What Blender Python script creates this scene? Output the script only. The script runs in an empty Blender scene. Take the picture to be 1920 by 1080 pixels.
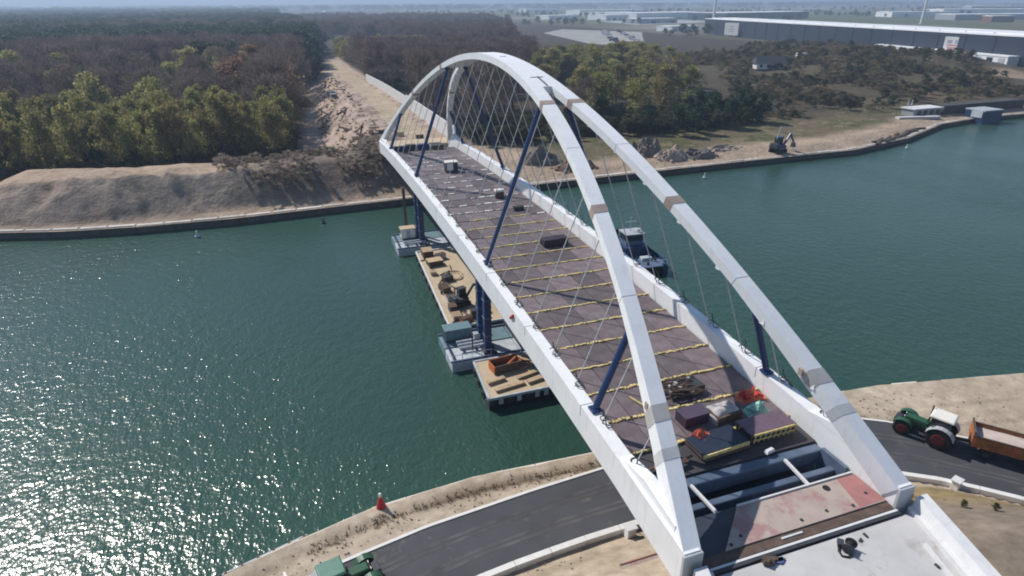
import bpy, math, random
import numpy as np
from mathutils import Vector, Matrix
random.seed(7); rng = np.random.default_rng(11)
S = bpy.context.scene
C = bpy.context.collection
R = math.radians

# ------------------------------------------------------------------ camera
yaw, pitch, roll = 0.3291, 0.4336, -0.006
fw = Vector((math.sin(yaw)*math.cos(pitch), math.cos(yaw)*math.cos(pitch), -math.sin(pitch)))
rt = Vector((math.cos(yaw), -math.sin(yaw), 0)); up = rt.cross(fw)
r2 = rt*math.cos(roll) + up*math.sin(roll); u2 = -rt*math.sin(roll) + up*math.cos(roll)
cd = bpy.data.cameras.new('camera'); cam = bpy.data.objects.new('camera', cd); C.objects.link(cam)
M = Matrix((r2, u2, -fw)).transposed().to_4x4(); M.translation = Vector((-26.149, -21.095, 30.435))
cam.matrix_world = M
cd.sensor_width = 36; cd.lens = 21.736; cd.clip_start = 0.5; cd.clip_end = 40000
S.camera = cam

# ------------------------------------------------------------------ sky, sun, exposure
SUN_AZ, SUN_EL = -33.0, 44.0          # azimuth measured from +Y towards +X
w = bpy.data.worlds.new('World'); S.world = w; w.use_nodes = True
nt = w.node_tree; bg = nt.nodes['Background']
sky = nt.nodes.new('ShaderNodeTexSky'); sky.sky_type = 'NISHITA'; sky.sun_disc = False
sky.sun_elevation = R(SUN_EL); sky.sun_rotation = R(SUN_AZ); sky.air_density = 1.0; sky.dust_density = 0.15; sky.ozone_density = 2.0
nt.links.new(sky.outputs[0], bg.inputs[0]); bg.inputs[1].default_value = 0.10
sd = bpy.data.lights.new('sun', 'SUN'); sun = bpy.data.objects.new('sun', sd); C.objects.link(sun)
sv = Vector((math.sin(R(SUN_AZ))*math.cos(R(SUN_EL)), math.cos(R(SUN_AZ))*math.cos(R(SUN_EL)), math.sin(R(SUN_EL))))
sun.rotation_euler = sv.to_track_quat('Z', 'Y').to_euler(); sun.location = sv*200
sd.energy = 4.2; sd.angle = R(0.5); sd.color = (1.0, 0.95, 0.88)
S.view_settings.view_transform = 'Standard'; S.view_settings.look = 'None'
S.view_settings.exposure = 0.15; S.view_settings.gamma = 1; S.view_settings.use_curve_mapping = False
S.render.engine = 'CYCLES'; S.render.filter_size = 1.9; S.cycles.filter_width = 1.9
S.cycles.max_bounces = 6; S.cycles.diffuse_bounces = 2; S.cycles.glossy_bounces = 3; S.cycles.volume_bounces = 0
S.cycles.transparent_max_bounces = 8; S.cycles.caustics_reflective = False; S.cycles.caustics_refractive = False

WATER = -10.0
# ------------------------------------------------------------------ materials
def pri(name):
    m = bpy.data.materials.new(name); m.use_nodes = True
    return m, m.node_tree, m.node_tree.nodes['Principled BSDF']
def N(nt, t, **k):
    n = nt.nodes.new(t)
    for a, b in k.items(): setattr(n, a, b)
    return n
def noise(nt, scale, detail=4, rough=.6, coord='Object', stretch=None):
    tc = N(nt, 'ShaderNodeTexCoord'); n = N(nt, 'ShaderNodeTexNoise')
    n.inputs['Scale'].default_value = scale; n.inputs['Detail'].default_value = detail; n.inputs['Roughness'].default_value = rough
    if stretch:
        mp = N(nt, 'ShaderNodeMapping'); mp.inputs['Scale'].default_value = stretch
        nt.links.new(tc.outputs[coord], mp.inputs[0]); nt.links.new(mp.outputs[0], n.inputs['Vector'])
    else: nt.links.new(tc.outputs[coord], n.inputs['Vector'])
    return n
def ramp(nt, src, a, b, ca, cb):
    r = N(nt, 'ShaderNodeValToRGB'); e = r.color_ramp.elements
    e[0].position, e[1].position = a, b; e[0].color = (*ca, 1); e[1].color = (*cb, 1)
    nt.links.new(src, r.inputs[0]); return r
def mul(nt, a, b):
    m = N(nt, 'ShaderNodeMix', data_type='RGBA', blend_type='MULTIPLY'); m.inputs[0].default_value = 1
    nt.links.new(a, m.inputs[6]); nt.links.new(b, m.inputs[7]); return m.outputs[2]
_m = {}
def mat(name, col, rough=.6, var=.18, scale=2.0, bump=0.0, bscale=8, metal=0, rnd=0.0, stain=None, spec=.4, streak=None):
    """plain painted / mineral surface with noise wear; rnd varies value per object; stain = (colour, threshold, scale)"""
    if name in _m: return _m[name]
    m, nt, p = pri(name)
    n = noise(nt, scale)
    g = ramp(nt, n.outputs['Fac'], .3, .7, tuple(c*(1-var) for c in col), tuple(min(1, c*(1+var)) for c in col))
    out = g.outputs[0]
    if stain:
        sc, th, ss = stain
        n2 = noise(nt, ss, 5, .7); r = ramp(nt, n2.outputs['Fac'], th, th+.1, (0, 0, 0), (1, 1, 1))
        mx = N(nt, 'ShaderNodeMix', data_type='RGBA'); mx.inputs[7].default_value = (*sc, 1)
        nt.links.new(r.outputs[0], mx.inputs[0]); nt.links.new(out, mx.inputs[6]); out = mx.outputs[2]
    if streak:
        n3 = noise(nt, 1.0, 4, .6, stretch=(2.2, 2.2, .22)); r = ramp(nt, n3.outputs['Fac'], .54, .78, (1, 1, 1), streak); out = mul(nt, out, r.outputs[0])
    if rnd:
        oi = N(nt, 'ShaderNodeObjectInfo'); mr = N(nt, 'ShaderNodeMapRange')
        mr.inputs[3].default_value = 1-rnd; mr.inputs[4].default_value = 1+rnd
        nt.links.new(oi.outputs['Random'], mr.inputs[0])
        out = mul(nt, out, mr.outputs[0])
    nt.links.new(out, p.inputs['Base Color'])
    p.inputs['Roughness'].default_value = rough; p.inputs['Metallic'].default_value = metal
    p.inputs['Specular IOR Level'].default_value = spec
    if bump:
        nb = noise(nt, bscale, 6); b = N(nt, 'ShaderNodeBump'); b.inputs['Strength'].default_value = bump; b.inputs['Distance'].default_value = .1
        nt.links.new(nb.outputs['Fac'], b.inputs['Height']); nt.links.new(b.outputs[0], p.inputs['Normal'])
    _m[name] = m; return m
WHITE = mat('white_bridge_paint', (.83, .84, .85), .42, .05, .35, stain=((.52, .50, .47), .70, .5), streak=(.88, .87, .85))
GIRD = mat('white_girder_paint', (.82, .82, .82), .45, .05, .5, stain=((.5, .46, .42), .68, .7), streak=(.86, .83, .80))
JOINT = mat('bare_joint_steel', (.36, .285, .24), .6, .15, 1.0)
GREYP = mat('grey_primer', (.42, .44, .46), .5, .1, 1.0)
NAVY = mat('navy_steel', (.014, .042, .135), .4, .2, 1.0)
PANEL = mat('deck_panel_film', (.150, .118, .124), .6, .28, .8, rnd=.34, stain=((.21, .175, .165), .60, .7), spec=.35)
DECK = mat('dark_deck_steel', (.06, .055, .06), .6, .2)
STRIP = mat('yellow_edge_foam', (.60, .48, .21), .8, .3, 3.0, rnd=.15)
STRIPW = mat('cream_edge_foam', (.74, .71, .65), .8, .25, 3.0, rnd=.2)
BLUEST = mat('blue_grey_steel', (.10, .135, .20), .35, .2, .8)
VOID = mat('dark_steel_and_shade', (.022, .035, .07), .4, .3, .8)  # pontoon girder steel; in the deck opening its dark tone stands for shade
MEMB = mat('dark_membrane', (.035, .042, .06), .5, .3, .6)
PINK = mat('pink_stained_concrete', (.42, .345, .295), .8, .12, .5, stain=((.36, .215, .205), .49, .33))
REDP = mat('red_primer', (.36, .165, .155), .7, .15, 1)
CONC = mat('light_concrete', (.52, .51, .50), .85, .12, .4, .1, stain=((.39, .365, .34), .57, .35))
WCONC = mat('white_concrete', (.66, .66, .66), .8, .07, .5, stain=((.5, .48, .46), .66, .5), streak=(.82, .80, .78))
SCONC = mat('sandy_concrete', (.50, .45, .38), .9, .12, .6, .15)
COPE = mat('pale_coping', (.72, .66, .57), .9, .1, .5, .08, rnd=.07, stain=((.40, .34, .27), .64, .5))
RUST = mat('rust_brown', (.11, .075, .058), .8, .35, 1.5)
BLACK = mat('black_rubber', (.018, .018, .02), .7, .3, 3)
DARK = mat('dark_grey_paint', (.045, .05, .058), .6, .25, 2)
ASPH = mat('asphalt', (.066, .067, .076), .85, .2, .18, .15, 20, stain=((.135, .122, .108), .60, .32))
LINE = mat('white_kerb', (.72, .70, .67), .8, .08, 1.5)
GREEN = mat('tractor_green', (.026, .095, .05), .4, .15, 2)
MINT = mat('mint_green', (.30, .55, .46), .5, .12, 2)
CREAM = mat('cream_paint', (.78, .74, .66), .5, .06, 2)
GLASS = mat('dark_cab_glass', (.02, .03, .035), .12, .2, 2, spec=.7)
WINERED = mat('dark_red_rim', (.12, .018, .025), .5, .2, 2)
ORANGE = mat('trailer_orange', (.34, .125, .042), .7, .35, 1.4, stain=((.16,.10,.07), .58, 1.2))
BRICKR = mat('faded_red_side', (.46, .14, .07), .7, .25, 1.4)
LOADP = mat('pinkish_sand_load', (.52, .43, .38), .95, .12, 1.5, .3)
RED = mat('signal_red', (.5, .03, .03), .5, .15, 2)
TARPR = mat('red_orange_tarp', (.60, .13, .07), .7, .3, 2)
TARPG = mat('grey_white_tarp', (.44, .41, .40), .8, .25, 1.5)
WOOD = mat('timber', (.42, .31, .20), .85, .25, 2, rnd=.25)
DWOOD = mat('dark_timber', (.10, .065, .05), .9, .35, 2, rnd=.25)
BARK = mat('bark', (.085, .068, .058), .95, .3, 2)
SANDD = mat('barge_sand', (.50, .40, .28), .95, .1, .5, .2, stain=((.40, .31, .22), .62, .7))
PONT = mat('pontoon_paint', (.14, .22, .26), .6, .25, 1)
PONTW = mat('pontoon_white', (.46, .50, .54), .6, .2, 1, stain=((.22,.2,.18), .6, .8))
HULL = mat('black_hull', (.015, .017, .022), .5, .3, 1)
BOATB = mat('blue_grey_boat', (.11, .155, .25), .45, .2, 1)
BOATN = mat('navy_boat', (.02, .045, .12), .45, .2, 1)
CABLE = mat('hanger_cable', (.52, .52, .52), .5, .15, 2)
SLATE = mat('slate_cladding', (.020, .028, .050), .55, .1, .06)
ROOFW = mat('pale_roof', (.78, .79, .80), .7, .08, .05)
BWALL = mat('grey_wall', (.30, .31, .33), .7, .1, .05)
WIN = mat('dark_window', (.03, .04, .05), .2, .2, 1)
STONE = mat('broken_stone', (.25, .21, .19), .95, .3, .8, rnd=.2)
SOIL = mat('grey_brown_soil', (.17, .145, .13), .95, .3, .6, .4, 3)
SOILP = mat('pink_brown_soil', (.36, .28, .23), .95, .25, .6, .4, 3)
SHEETP = mat('shore_sheet_piling', (.085, .08, .078), .8, .3, .8)

# terrain: colour per vertex (what the ground is: sand, grass, soil) x fine grain
def terrain_mat(name='ground_cover', bs=.85, bd=.5):
    m, nt, p = pri(name)
    at = N(nt, 'ShaderNodeAttribute'); at.attribute_name = 'Col'
    n1 = noise(nt, .9, 8, .7); g1 = ramp(nt, n1.outputs['Fac'], .28, .74, (.66, .64, .62), (1.22, 1.22, 1.22))
    n2 = noise(nt, .11, 6, .65); g2 = ramp(nt, n2.outputs['Fac'], .3, .7, (.8, .8, .78), (1.16, 1.15, 1.15))
    o = mul(nt, mul(nt, at.outputs['Color'], g1.outputs[0]), g2.outputs[0])
    nt.links.new(o, p.inputs['Base Color']); p.inputs['Roughness'].default_value = .95; p.inputs['Specular IOR Level'].default_value = .15
    nb0 = noise(nt, 1.6, 8, .7); nb1 = noise(nt, .33, 5, .6); nb = N(nt, 'ShaderNodeMath', operation='MULTIPLY_ADD'); nb.inputs[1].default_value = 2.2
    nt.links.new(nb1.outputs['Fac'], nb.inputs[0]); nt.links.new(nb0.outputs['Fac'], nb.inputs[2])
    b = N(nt, 'ShaderNodeBump'); b.inputs['Strength'].default_value = bs; b.inputs['Distance'].default_value = bd
    nt.links.new(nb.outputs[0], b.inputs['Height']); nt.links.new(b.outputs[0], p.inputs['Normal'])
    return m
TERR = terrain_mat(); TERRN = terrain_mat('near_ground_cover', .45, .16)
def water_mat():
    m, nt, p = pri('canal_water')
    n = noise(nt, .012, 3); g = ramp(nt, n.outputs['Fac'], .35, .7, (.026, .066, .049), (.036, .086, .064))
    nt.links.new(g.outputs[0], p.inputs['Base Color'])
    p.inputs['Roughness'].default_value = .18; p.inputs['IOR'].default_value = 1.33
    a = noise(nt, 1.0, 2, .5, stretch=(2.9, 2.0, 1)); c = noise(nt, 1.0, 2, .5, stretch=(.9, .62, 1)); d = noise(nt, .05, 2)
    ad = N(nt, 'ShaderNodeMath', operation='MULTIPLY_ADD'); ad.inputs[1].default_value = .55
    nt.links.new(a.outputs['Fac'], ad.inputs[0]); nt.links.new(c.outputs['Fac'], ad.inputs[2])
    b = N(nt, 'ShaderNodeBump'); b.inputs['Strength'].default_value = 1.0; b.inputs['Distance'].default_value = .215
    wp = ramp(nt, noise(nt, 1.0, 4, .6, stretch=(.035, .016, 1)).outputs['Fac'], .36, .66, (.45, .45, .45), (1, 1, 1)); nt.links.new(wp.outputs[0], b.inputs['Strength'])
    nt.links.new(ad.outputs[0], b.inputs['Height']); nt.links.new(b.outputs[0], p.inputs['Normal'])
    return m
def leaf_mat(name, base, rnd=.25, trans=.25):
    m, nt, p = pri(name)
    at = N(nt, 'ShaderNodeAttribute'); at.attribute_name = 'Col'
    oi = N(nt, 'ShaderNodeObjectInfo'); mr = N(nt, 'ShaderNodeMapRange'); mr.inputs[3].default_value = 1-rnd; mr.inputs[4].default_value = 1+rnd
    nt.links.new(oi.outputs['Random'], mr.inputs[0])
    hs = N(nt, 'ShaderNodeHueSaturation'); mh = N(nt, 'ShaderNodeMapRange'); mh.inputs[3].default_value = .475; mh.inputs[4].default_value = .525
    mo = N(nt, 'ShaderNodeMath', operation='FRACT'); mm = N(nt, 'ShaderNodeMath', operation='MULTIPLY'); mm.inputs[1].default_value = 7.31
    nt.links.new(oi.outputs['Random'], mm.inputs[0]); nt.links.new(mm.outputs[0], mo.inputs[0]); nt.links.new(mo.outputs[0], mh.inputs[0])
    nt.links.new(mh.outputs[0], hs.inputs['Hue']); nt.links.new(at.outputs['Color'], hs.inputs['Color'])
    cm = mul(nt, hs.outputs[0], mr.outputs[0]); nt.links.new(cm, p.inputs['Base Color'])
    p.inputs['Roughness'].default_value = .8; p.inputs['Specular IOR Level'].default_value = .15
    if trans:
        tl = N(nt, 'ShaderNodeBsdfTranslucent'); mx = N(nt, 'ShaderNodeMixShader'); mx.inputs[0].default_value = trans
        out = nt.nodes['Material Output']; nt.links.new(cm, tl.inputs[0]); nt.links.new(p.outputs[0], mx.inputs[1]); nt.links.new(tl.outputs[0], mx.inputs[2]); nt.links.new(mx.outputs[0], out.inputs['Surface'])
    return m
LEAF = leaf_mat('leaves', None, .22, .55); TWIG = leaf_mat('twigs', None, .22, .3); NEEDLE = leaf_mat('needles', None, .2, .25)

# ------------------------------------------------------------------ mesh builder
class MB:
    def __init__(s, M=None): s.v = []; s.f = []; s.M = M; s.sm = False
    def add(s, vs, fs):
        o = len(s.v)
        s.v += [tuple(s.M @ Vector(v)) if s.M else tuple(v) for v in vs]; s.f += [tuple(i+o for i in f) for f in fs]
        return s
    def box(s, c, d, rz=0, taper=1.0, rx=0):
        x, y, z = d[0]/2, d[1]/2, d[2]/2
        m = Matrix.Translation(c) @ Matrix.Rotation(rz, 4, 'Z') @ Matrix.Rotation(rx, 4, 'X')
        vs = [m @ Vector(q) for q in ((-x,-y,-z),(x,-y,-z),(x,y,-z),(-x,y,-z),(-x*taper,-y*taper,z),(x*taper,-y*taper,z),(x*taper,y*taper,z),(-x*taper,y*taper,z))]
        return s.add(vs, [(0,3,2,1),(4,5,6,7),(0,1,5,4),(1,2,6,5),(2,3,7,6),(3,0,4,7)])
    def beam(s, a, b, wd, ht):
        a, b = Vector(a), Vector(b); d = (b-a); L = d.length; d.normalize()
        u = Vector((0,0,1)) if abs(d.z) < .95 else Vector((0,1,0))
        x = d.cross(u).normalized(); z = x.cross(d)
        vs = [p + x*i*wd/2 + z*j*ht/2 for p in (a, b) for i, j in ((-1,-1),(1,-1),(1,1),(-1,1))]
        return s.add(vs, [(0,1,2,3),(7,6,5,4),(0,4,5,1),(1,5,6,2),(2,6,7,3),(3,7,4,0)])
    def tube(s, pts, r, n=8, rs=None):
        pts = [Vector(p) for p in pts]; k = len(pts); vs = []
        for i, p in enumerate(pts):
            d = (pts[min(i+1, k-1)] - pts[max(i-1, 0)]).normalized()
            u = Vector((0,0,1)) if abs(d.z) < .9 else Vector((1,0,0))
            x = d.cross(u).normalized(); y = d.cross(x)
            rr = rs[i] if rs else r
            vs += [p + (x*math.cos(2*math.pi*j/n) + y*math.sin(2*math.pi*j/n))*rr for j in range(n)]
        fs = [(i*n+j, i*n+(j+1) % n, (i+1)*n+(j+1) % n, (i+1)*n+j) for i in range(k-1) for j in range(n)]
        fs += [tuple(range(n-1, -1, -1)), tuple((k-1)*n+j for j in range(n))]
        return s.add(vs, fs)
    def prism(s, poly, z0, z1):
        n = len(poly); vs = [(x, y, z0) for x, y in poly] + [(x, y, z1) for x, y in poly]
        a = sum(poly[i][0]*poly[(i+1) % n][1] - poly[(i+1) % n][0]*poly[i][1] for i in range(n))
        fs = [tuple(range(n-1, -1, -1)), tuple(range(n, 2*n))] + [(i, (i+1) % n, n+(i+1) % n, n+i) for i in range(n)]
        if a < 0: fs = [f[::-1] for f in fs]
        return s.add(vs, fs)
    def wheel(s, c, r, wd, n=20):     # axle along local x
        s.tube([(c[0]-wd/2, c[1], c[2]), (c[0]-wd*.38, c[1], c[2]), (c[0]+wd*.38, c[1], c[2]), (c[0]+wd/2, c[1], c[2])], r, n, [r*.86, r, r, r*.86]); return s
    def mesh(s, name, mat, off=None):
        me = bpy.data.meshes.new(name)
        vs = s.v if off is None else [(a-off[0], b-off[1], c-off[2]) for a, b, c in s.v]
        me.from_pydata(vs, [], s.f); me.materials.append(mat)
        if s.sm: me.polygons.foreach_set('use_smooth', [True]*len(me.polygons))
        me.update(); return me
    def build(s, name, mat, parent=None, world=False, bevel=0):
        off = tuple(parent.matrix_basis.translation) if (parent and world) else None
        o = bpy.data.objects.new(name, s.mesh(name, mat, off)); C.objects.link(o)
        if parent: o.parent = parent
        if bevel:
            b = o.modifiers.new('bevel', 'BEVEL'); b.width = bevel; b.segments = 2; b.limit_method = 'ANGLE'
        return o
def link(name, me, parent=None, loc=(0,0,0), rz=0, sc=None):
    o = bpy.data.objects.new(name, me); C.objects.link(o); o.parent = parent; o.location = loc; o.rotation_euler = (0, 0, rz)
    if sc: o.scale = sc
    return o
def tag(o, label, cat, group=None):
    o['label'] = label; o['category'] = cat
    if 'kind' not in o: o['kind'] = 'thing'
    if group: o['group'] = group
    return o
def thing(name, label, cat, loc=(0,0,0), rz=0, group=None, sc=1):
    o = bpy.data.objects.new(name, None); C.objects.link(o); o.location = loc; o.rotation_euler = (0, 0, rz); o.empty_display_size = .3
    if sc != 1: o.scale = (sc, sc, sc)
    return tag(o, label, cat, group)
def struct(o, kind='structure'): o['kind'] = kind; return o

# ------------------------------------------------------------------ numeric noise
def vnoise(x, y, seed=0):
    xi, yi = np.floor(x).astype(np.int64), np.floor(y).astype(np.int64); fx, fy = x-xi, y-yi
    fx, fy = fx*fx*(3-2*fx), fy*fy*(3-2*fy)
    def h(a, b):
        n = (a*374761393 + b*668265263 + seed*974711) & 0xffffffff
        n = ((n ^ (n >> 13))*1274126177) & 0xffffffff
        return ((n ^ (n >> 16)) & 0xffff)/65535.
    return (h(xi, yi)*(1-fx) + h(xi+1, yi)*fx)*(1-fy) + (h(xi, yi+1)*(1-fx) + h(xi+1, yi+1)*fx)*fy
def fbm(x, y, sc, oc=4, seed=0):
    x, y = np.asarray(x, float)/sc, np.asarray(y, float)/sc; s = 0; a = .5
    for i in range(oc): s = s + a*(vnoise(x*2**i, y*2**i, seed+i)-.5)*2; a *= .5
    return s
def sstep(a, b, x): t = np.clip((x-a)/(b-a), 0, 1); return t*t*(3-2*t)

# ------------------------------------------------------------------ banks and terrain
FB = np.array([(-3000,1500),(-900,480),(-400,240),(-200,156),(-140,133),(-100,119.5),(-82,115.2),(-71,112),(-59,110.2),(-41,109.2),(-6,111.2),(26,112.2),(60,113.6),(88,114.7),(124,115.2),(153,122.6),(184,136.4),(209,141),(240,141),(300,137),(600,120),(3000,-100)], float)
NB = np.array([(-3000,-1200),(-400,-120),(-90,-6),(-60,7),(-45,13),(-35.6,17.2),(-31,18.6),(-24.6,20.2),(-15,21),(-4,20.4),(10,20.7),(22.7,20.8),(30.3,20.2),(47,16.8),(80,8),(160,-20),(3000,-1000)], float)
RF = np.array([(-70,-4),(-60,2),(-45,9),(-35,12.6),(-28.4,14.6),(-25.5,15.2),(-20.8,16.1),(-11.3,17.1),(-4.4,17.6),(8,17.9),(16,17.5),(22.3,16.2),(25.4,14.3),(30,10.2),(33.7,6.9),(40,1),(54,-13),(90,-50)], float)
RN = np.array([(-70,-11),(-60,-4.5),(-45,2.3),(-35,5.6),(-25,8.6),(-17.9,10.2),(-13.8,10.6),(-9.2,10.9),(-5.4,11),(5,11.3),(14,10.7),(20.7,8),(23.3,6.1),(27.2,2.4),(34,-5),(54,-26),(80,-52)], float)
fb = lambda x: np.interp(x, FB[:,0], FB[:,1]); nb = lambda x: np.interp(x, NB[:,0], NB[:,1])
rf = lambda x: np.interp(x, RF[:,0], RF[:,1]); rn = lambda x: np.interp(x, RN[:,0], RN[:,1])
def mixc(c, col, k): k = np.clip(k, 0, 1)[..., None]; return c*(1-k) + np.array(col)*k
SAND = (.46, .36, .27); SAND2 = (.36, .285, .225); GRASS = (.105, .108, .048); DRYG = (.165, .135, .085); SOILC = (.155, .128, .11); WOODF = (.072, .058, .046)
def far_ground(x, y):
    """height and colour of the land beyond the canal"""
    v = y - fb(x)
    n1 = fbm(x, y, 9, 4, 3); n2 = fbm(x, y, 34, 4, 8); n3 = fbm(x, y, 3, 3, 21)
    z = -8.55 + .9*sstep(0, 8, v) + .35*n2*sstep(4, 20, v) + .18*n1*sstep(2, 6, v)
    c = np.ones(x.shape+(3,))*np.array(SAND); c = mixc(c, SAND2, sstep(-.25, .35, n1)*.8)
    # long spoil mound on the left
    ex = sstep(-98, -80, x)*(1-sstep(-22, -6, x)); wob = 2.2*n1
    front = np.clip((v+wob-3.6)/8.6, 0, 1)**.92; back = 1-sstep(21, 30, v+wob)
    hm = ex*front*back
    z = z + hm*(5.7 + .5*n2 + .25*n3)
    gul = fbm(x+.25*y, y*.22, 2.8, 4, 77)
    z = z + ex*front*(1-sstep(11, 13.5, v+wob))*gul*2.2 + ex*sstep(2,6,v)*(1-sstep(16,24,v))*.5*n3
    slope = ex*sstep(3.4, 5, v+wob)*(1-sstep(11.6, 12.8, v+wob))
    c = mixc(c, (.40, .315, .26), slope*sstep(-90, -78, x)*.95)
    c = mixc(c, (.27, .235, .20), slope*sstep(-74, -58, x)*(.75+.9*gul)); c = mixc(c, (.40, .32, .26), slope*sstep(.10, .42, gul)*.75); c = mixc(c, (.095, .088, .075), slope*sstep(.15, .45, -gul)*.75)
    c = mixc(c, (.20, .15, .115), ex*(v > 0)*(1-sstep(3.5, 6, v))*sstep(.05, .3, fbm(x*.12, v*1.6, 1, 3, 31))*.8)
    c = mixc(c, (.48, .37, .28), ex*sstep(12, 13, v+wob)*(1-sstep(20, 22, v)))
    # brushy toe of the approach embankment
    br = sstep(-46, -30, x)*(1-sstep(-7, 3, x))*sstep(3, 7, v)*(1-sstep(36, 48, v))
    z = z + sstep(-40, -22, x)*(1-sstep(-9, 2, x))*sstep(4, 15, v)*(1-sstep(22, 40, v))*(3.2+1.2*n1)*(1-ex)
    c = mixc(c, (.20, .16, .135), br*(1-.35*sstep(.1, .5, n3)))
    # road embankment beyond the bridge
    top = -.3 - 5.6*sstep(190, 430, y)
    side = sstep(11.5+8, 11.5, np.abs(x-1.5)) * sstep(fb(x)+7, 131, y)
    side2 = np.clip(1-(np.abs(x-1.2)-9)/11, 0, 1)*sstep(fb(x)+7, 131, y)*(1-sstep(480, 560, y))
    z = np.where(side2 > 0, np.maximum(z, z*(1-side2) + top*side2 + .25*n3*(side2 < .98)), z)
    clr = sstep(-30, -22, x + (y-160)*-.045)*(1-sstep(9, 14, x))*sstep(140, 150, y)*(1-sstep(430, 560, y))
    c = mixc(c, (.52, .41, .345), clr*.95); c = mixc(c, (.22, .17, .14), clr*sstep(.0, .35, n3)*.75)
    roadc = (1-sstep(3.2, 4.4, np.abs(x-2.2-.25*n1)))*sstep(126, 132, y)*(1-sstep(450, 560, y))
    c = mixc(c, (.50, .41, .30), roadc)
    # right hand shore: grass behind the sandy strip
    g = sstep(8, 17, v+7*n2)*sstep(28, 46, x)*(1-sstep(300, 380, x))
    c = mixc(c, DRYG, g); c = mixc(c, GRASS, g*sstep(-.35, .12, n1+n2*.5)); c = mixc(c, (.30, .235, .17), g*sstep(.22, .4, n3+n1*.6)*.6)
    sh = sstep(16, 30, v)*(1-sstep(30, 55, v))*sstep(74, 110, x)*(1-sstep(165, 200, x)); z = z + .5*sh*n1
    # rough scrub hills on the right
    for hx, hy, hh, hr in ((306,290,7,40),(262,250,4,30),(343,258,7,30),(290,205,4,30),(240,215,3,28),(372,322,4,34),(330,370,5,60),(370,440,4,60),(250,330,3,50)):
        d2 = ((x-hx)**2+((y-hy)*1.0)**2)/hr**2; z = z + hh*np.exp(-d2)*(1+.25*n1)
    sc = sstep(165, 215, x+.25*(y-200))*sstep(12, 26, v)
    c = mixc(c, (.10, .088, .056), sc*.95); c = mixc(c, (.085, .062, .048), sc*sstep(.0, .25, n1)*.8); c = mixc(c, (.17, .125, .085), sc*sstep(.2, .4, n2)*.6); c = mixc(c, (.36, .27, .20), sstep(308, 325, x)*(1-sstep(345, 362, x))*sstep(196, 204, y)*(1-sstep(228, 236, y))*.9)
    # woods and fields farther off
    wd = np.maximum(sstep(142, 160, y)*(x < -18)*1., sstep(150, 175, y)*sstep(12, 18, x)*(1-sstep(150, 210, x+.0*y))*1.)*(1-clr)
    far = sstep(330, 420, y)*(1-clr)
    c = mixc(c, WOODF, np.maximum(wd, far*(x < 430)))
    fld = sstep(380, 460, x-.05*y)*sstep(-60, 80, y); n4 = fbm(x, y, 260, 3, 40)
    fc = np.ones(c.shape)*np.array((.115, .13, .065)); fc = mixc(fc, (.20, .18, .13), sstep(.02, .2, n4)); fc = mixc(fc, (.30, .30, .30), sstep(.24, .34, n4)*.7)
    c = c*(1-fld[..., None]) + fc*fld[..., None]
    z = np.where(y > 700, -7.4, z)
    return z, c
def near_ground(x, y):
    n1 = fbm(x, y, 5, 4, 5); n3 = fbm(x, y, 1.6, 3, 9); n2 = fbm(x, y, 18, 3, 4)
    d = rf(x) - y; s = rn(x) - y               # d<0: towards the water, s>0: towards the abutment
    z = -8.0 + 0*x
    beach = np.clip(-d-.5, 0, None); z = z + (.16*n1 + .12*n3)*np.clip(beach, 0, 1)
    rd = (d > -.9) & (s < .9); z = np.where(rd, -7.92, z)
    sl = np.where(s > 0.9, (s-.9), 0)
    z = np.where(s > .9, -7.9 + np.minimum(sl*.52, 6.6) + (.14*n1+.06*n3)*np.clip(sl, 0, 1), z)
    c = np.ones(x.shape+(3,))*np.array((.47, .39, .30)); c = mixc(c, (.36, .29, .22), sstep(0, .4, n1)*.6)
    fur = np.exp(-((y-(nb(x)-1.95-.35*n1))/.5)**2)*(1-sstep(22, 26, x))*sstep(-.35, .2, n3+.45)
    c = mixc(c, (.105, .07, .042), np.clip(fur*1.3, 0, 1)); z = z - .18*fur
    tr = np.exp(-((y-(nb(x)-3.2-.4*n2))/.28)**2)*sstep(22, 26, x)*.5; c = mixc(c, (.25, .2, .16), tr*sstep(0, .2, n1))
    for k_, (o_, w_) in enumerate(((4.6, .22), (6.2, .22), (8.0, .3), (9.6, .25))):
        c = mixc(c, (.30, .245, .19), np.exp(-((y-(nb(x)-o_-.5*n2-.25*fbm(x, y, 6, 2, 60+k_)))/w_)**2)*(x > 22)*.55)
    c = mixc(c, (.56, .48, .38), sstep(.1, .5, n2)*(d < -.5)*.5)
    g = sstep(1.2, 3.2, s)*sstep(9, 12, x); c = mixc(c, (.27, .205, .105), g*.95); c = mixc(c, (.16, .13, .07), g*sstep(.05, .35, n1)*.8); c = mixc(c, (.24, .20, .17), g*sstep(5, 9, s)*.8)
    gl = sstep(1, 2.5, s)*(x < 9)*sstep(.0, .3, n1); c = mixc(c, (.22, .19, .09), gl*.6)
    return z, c
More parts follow.
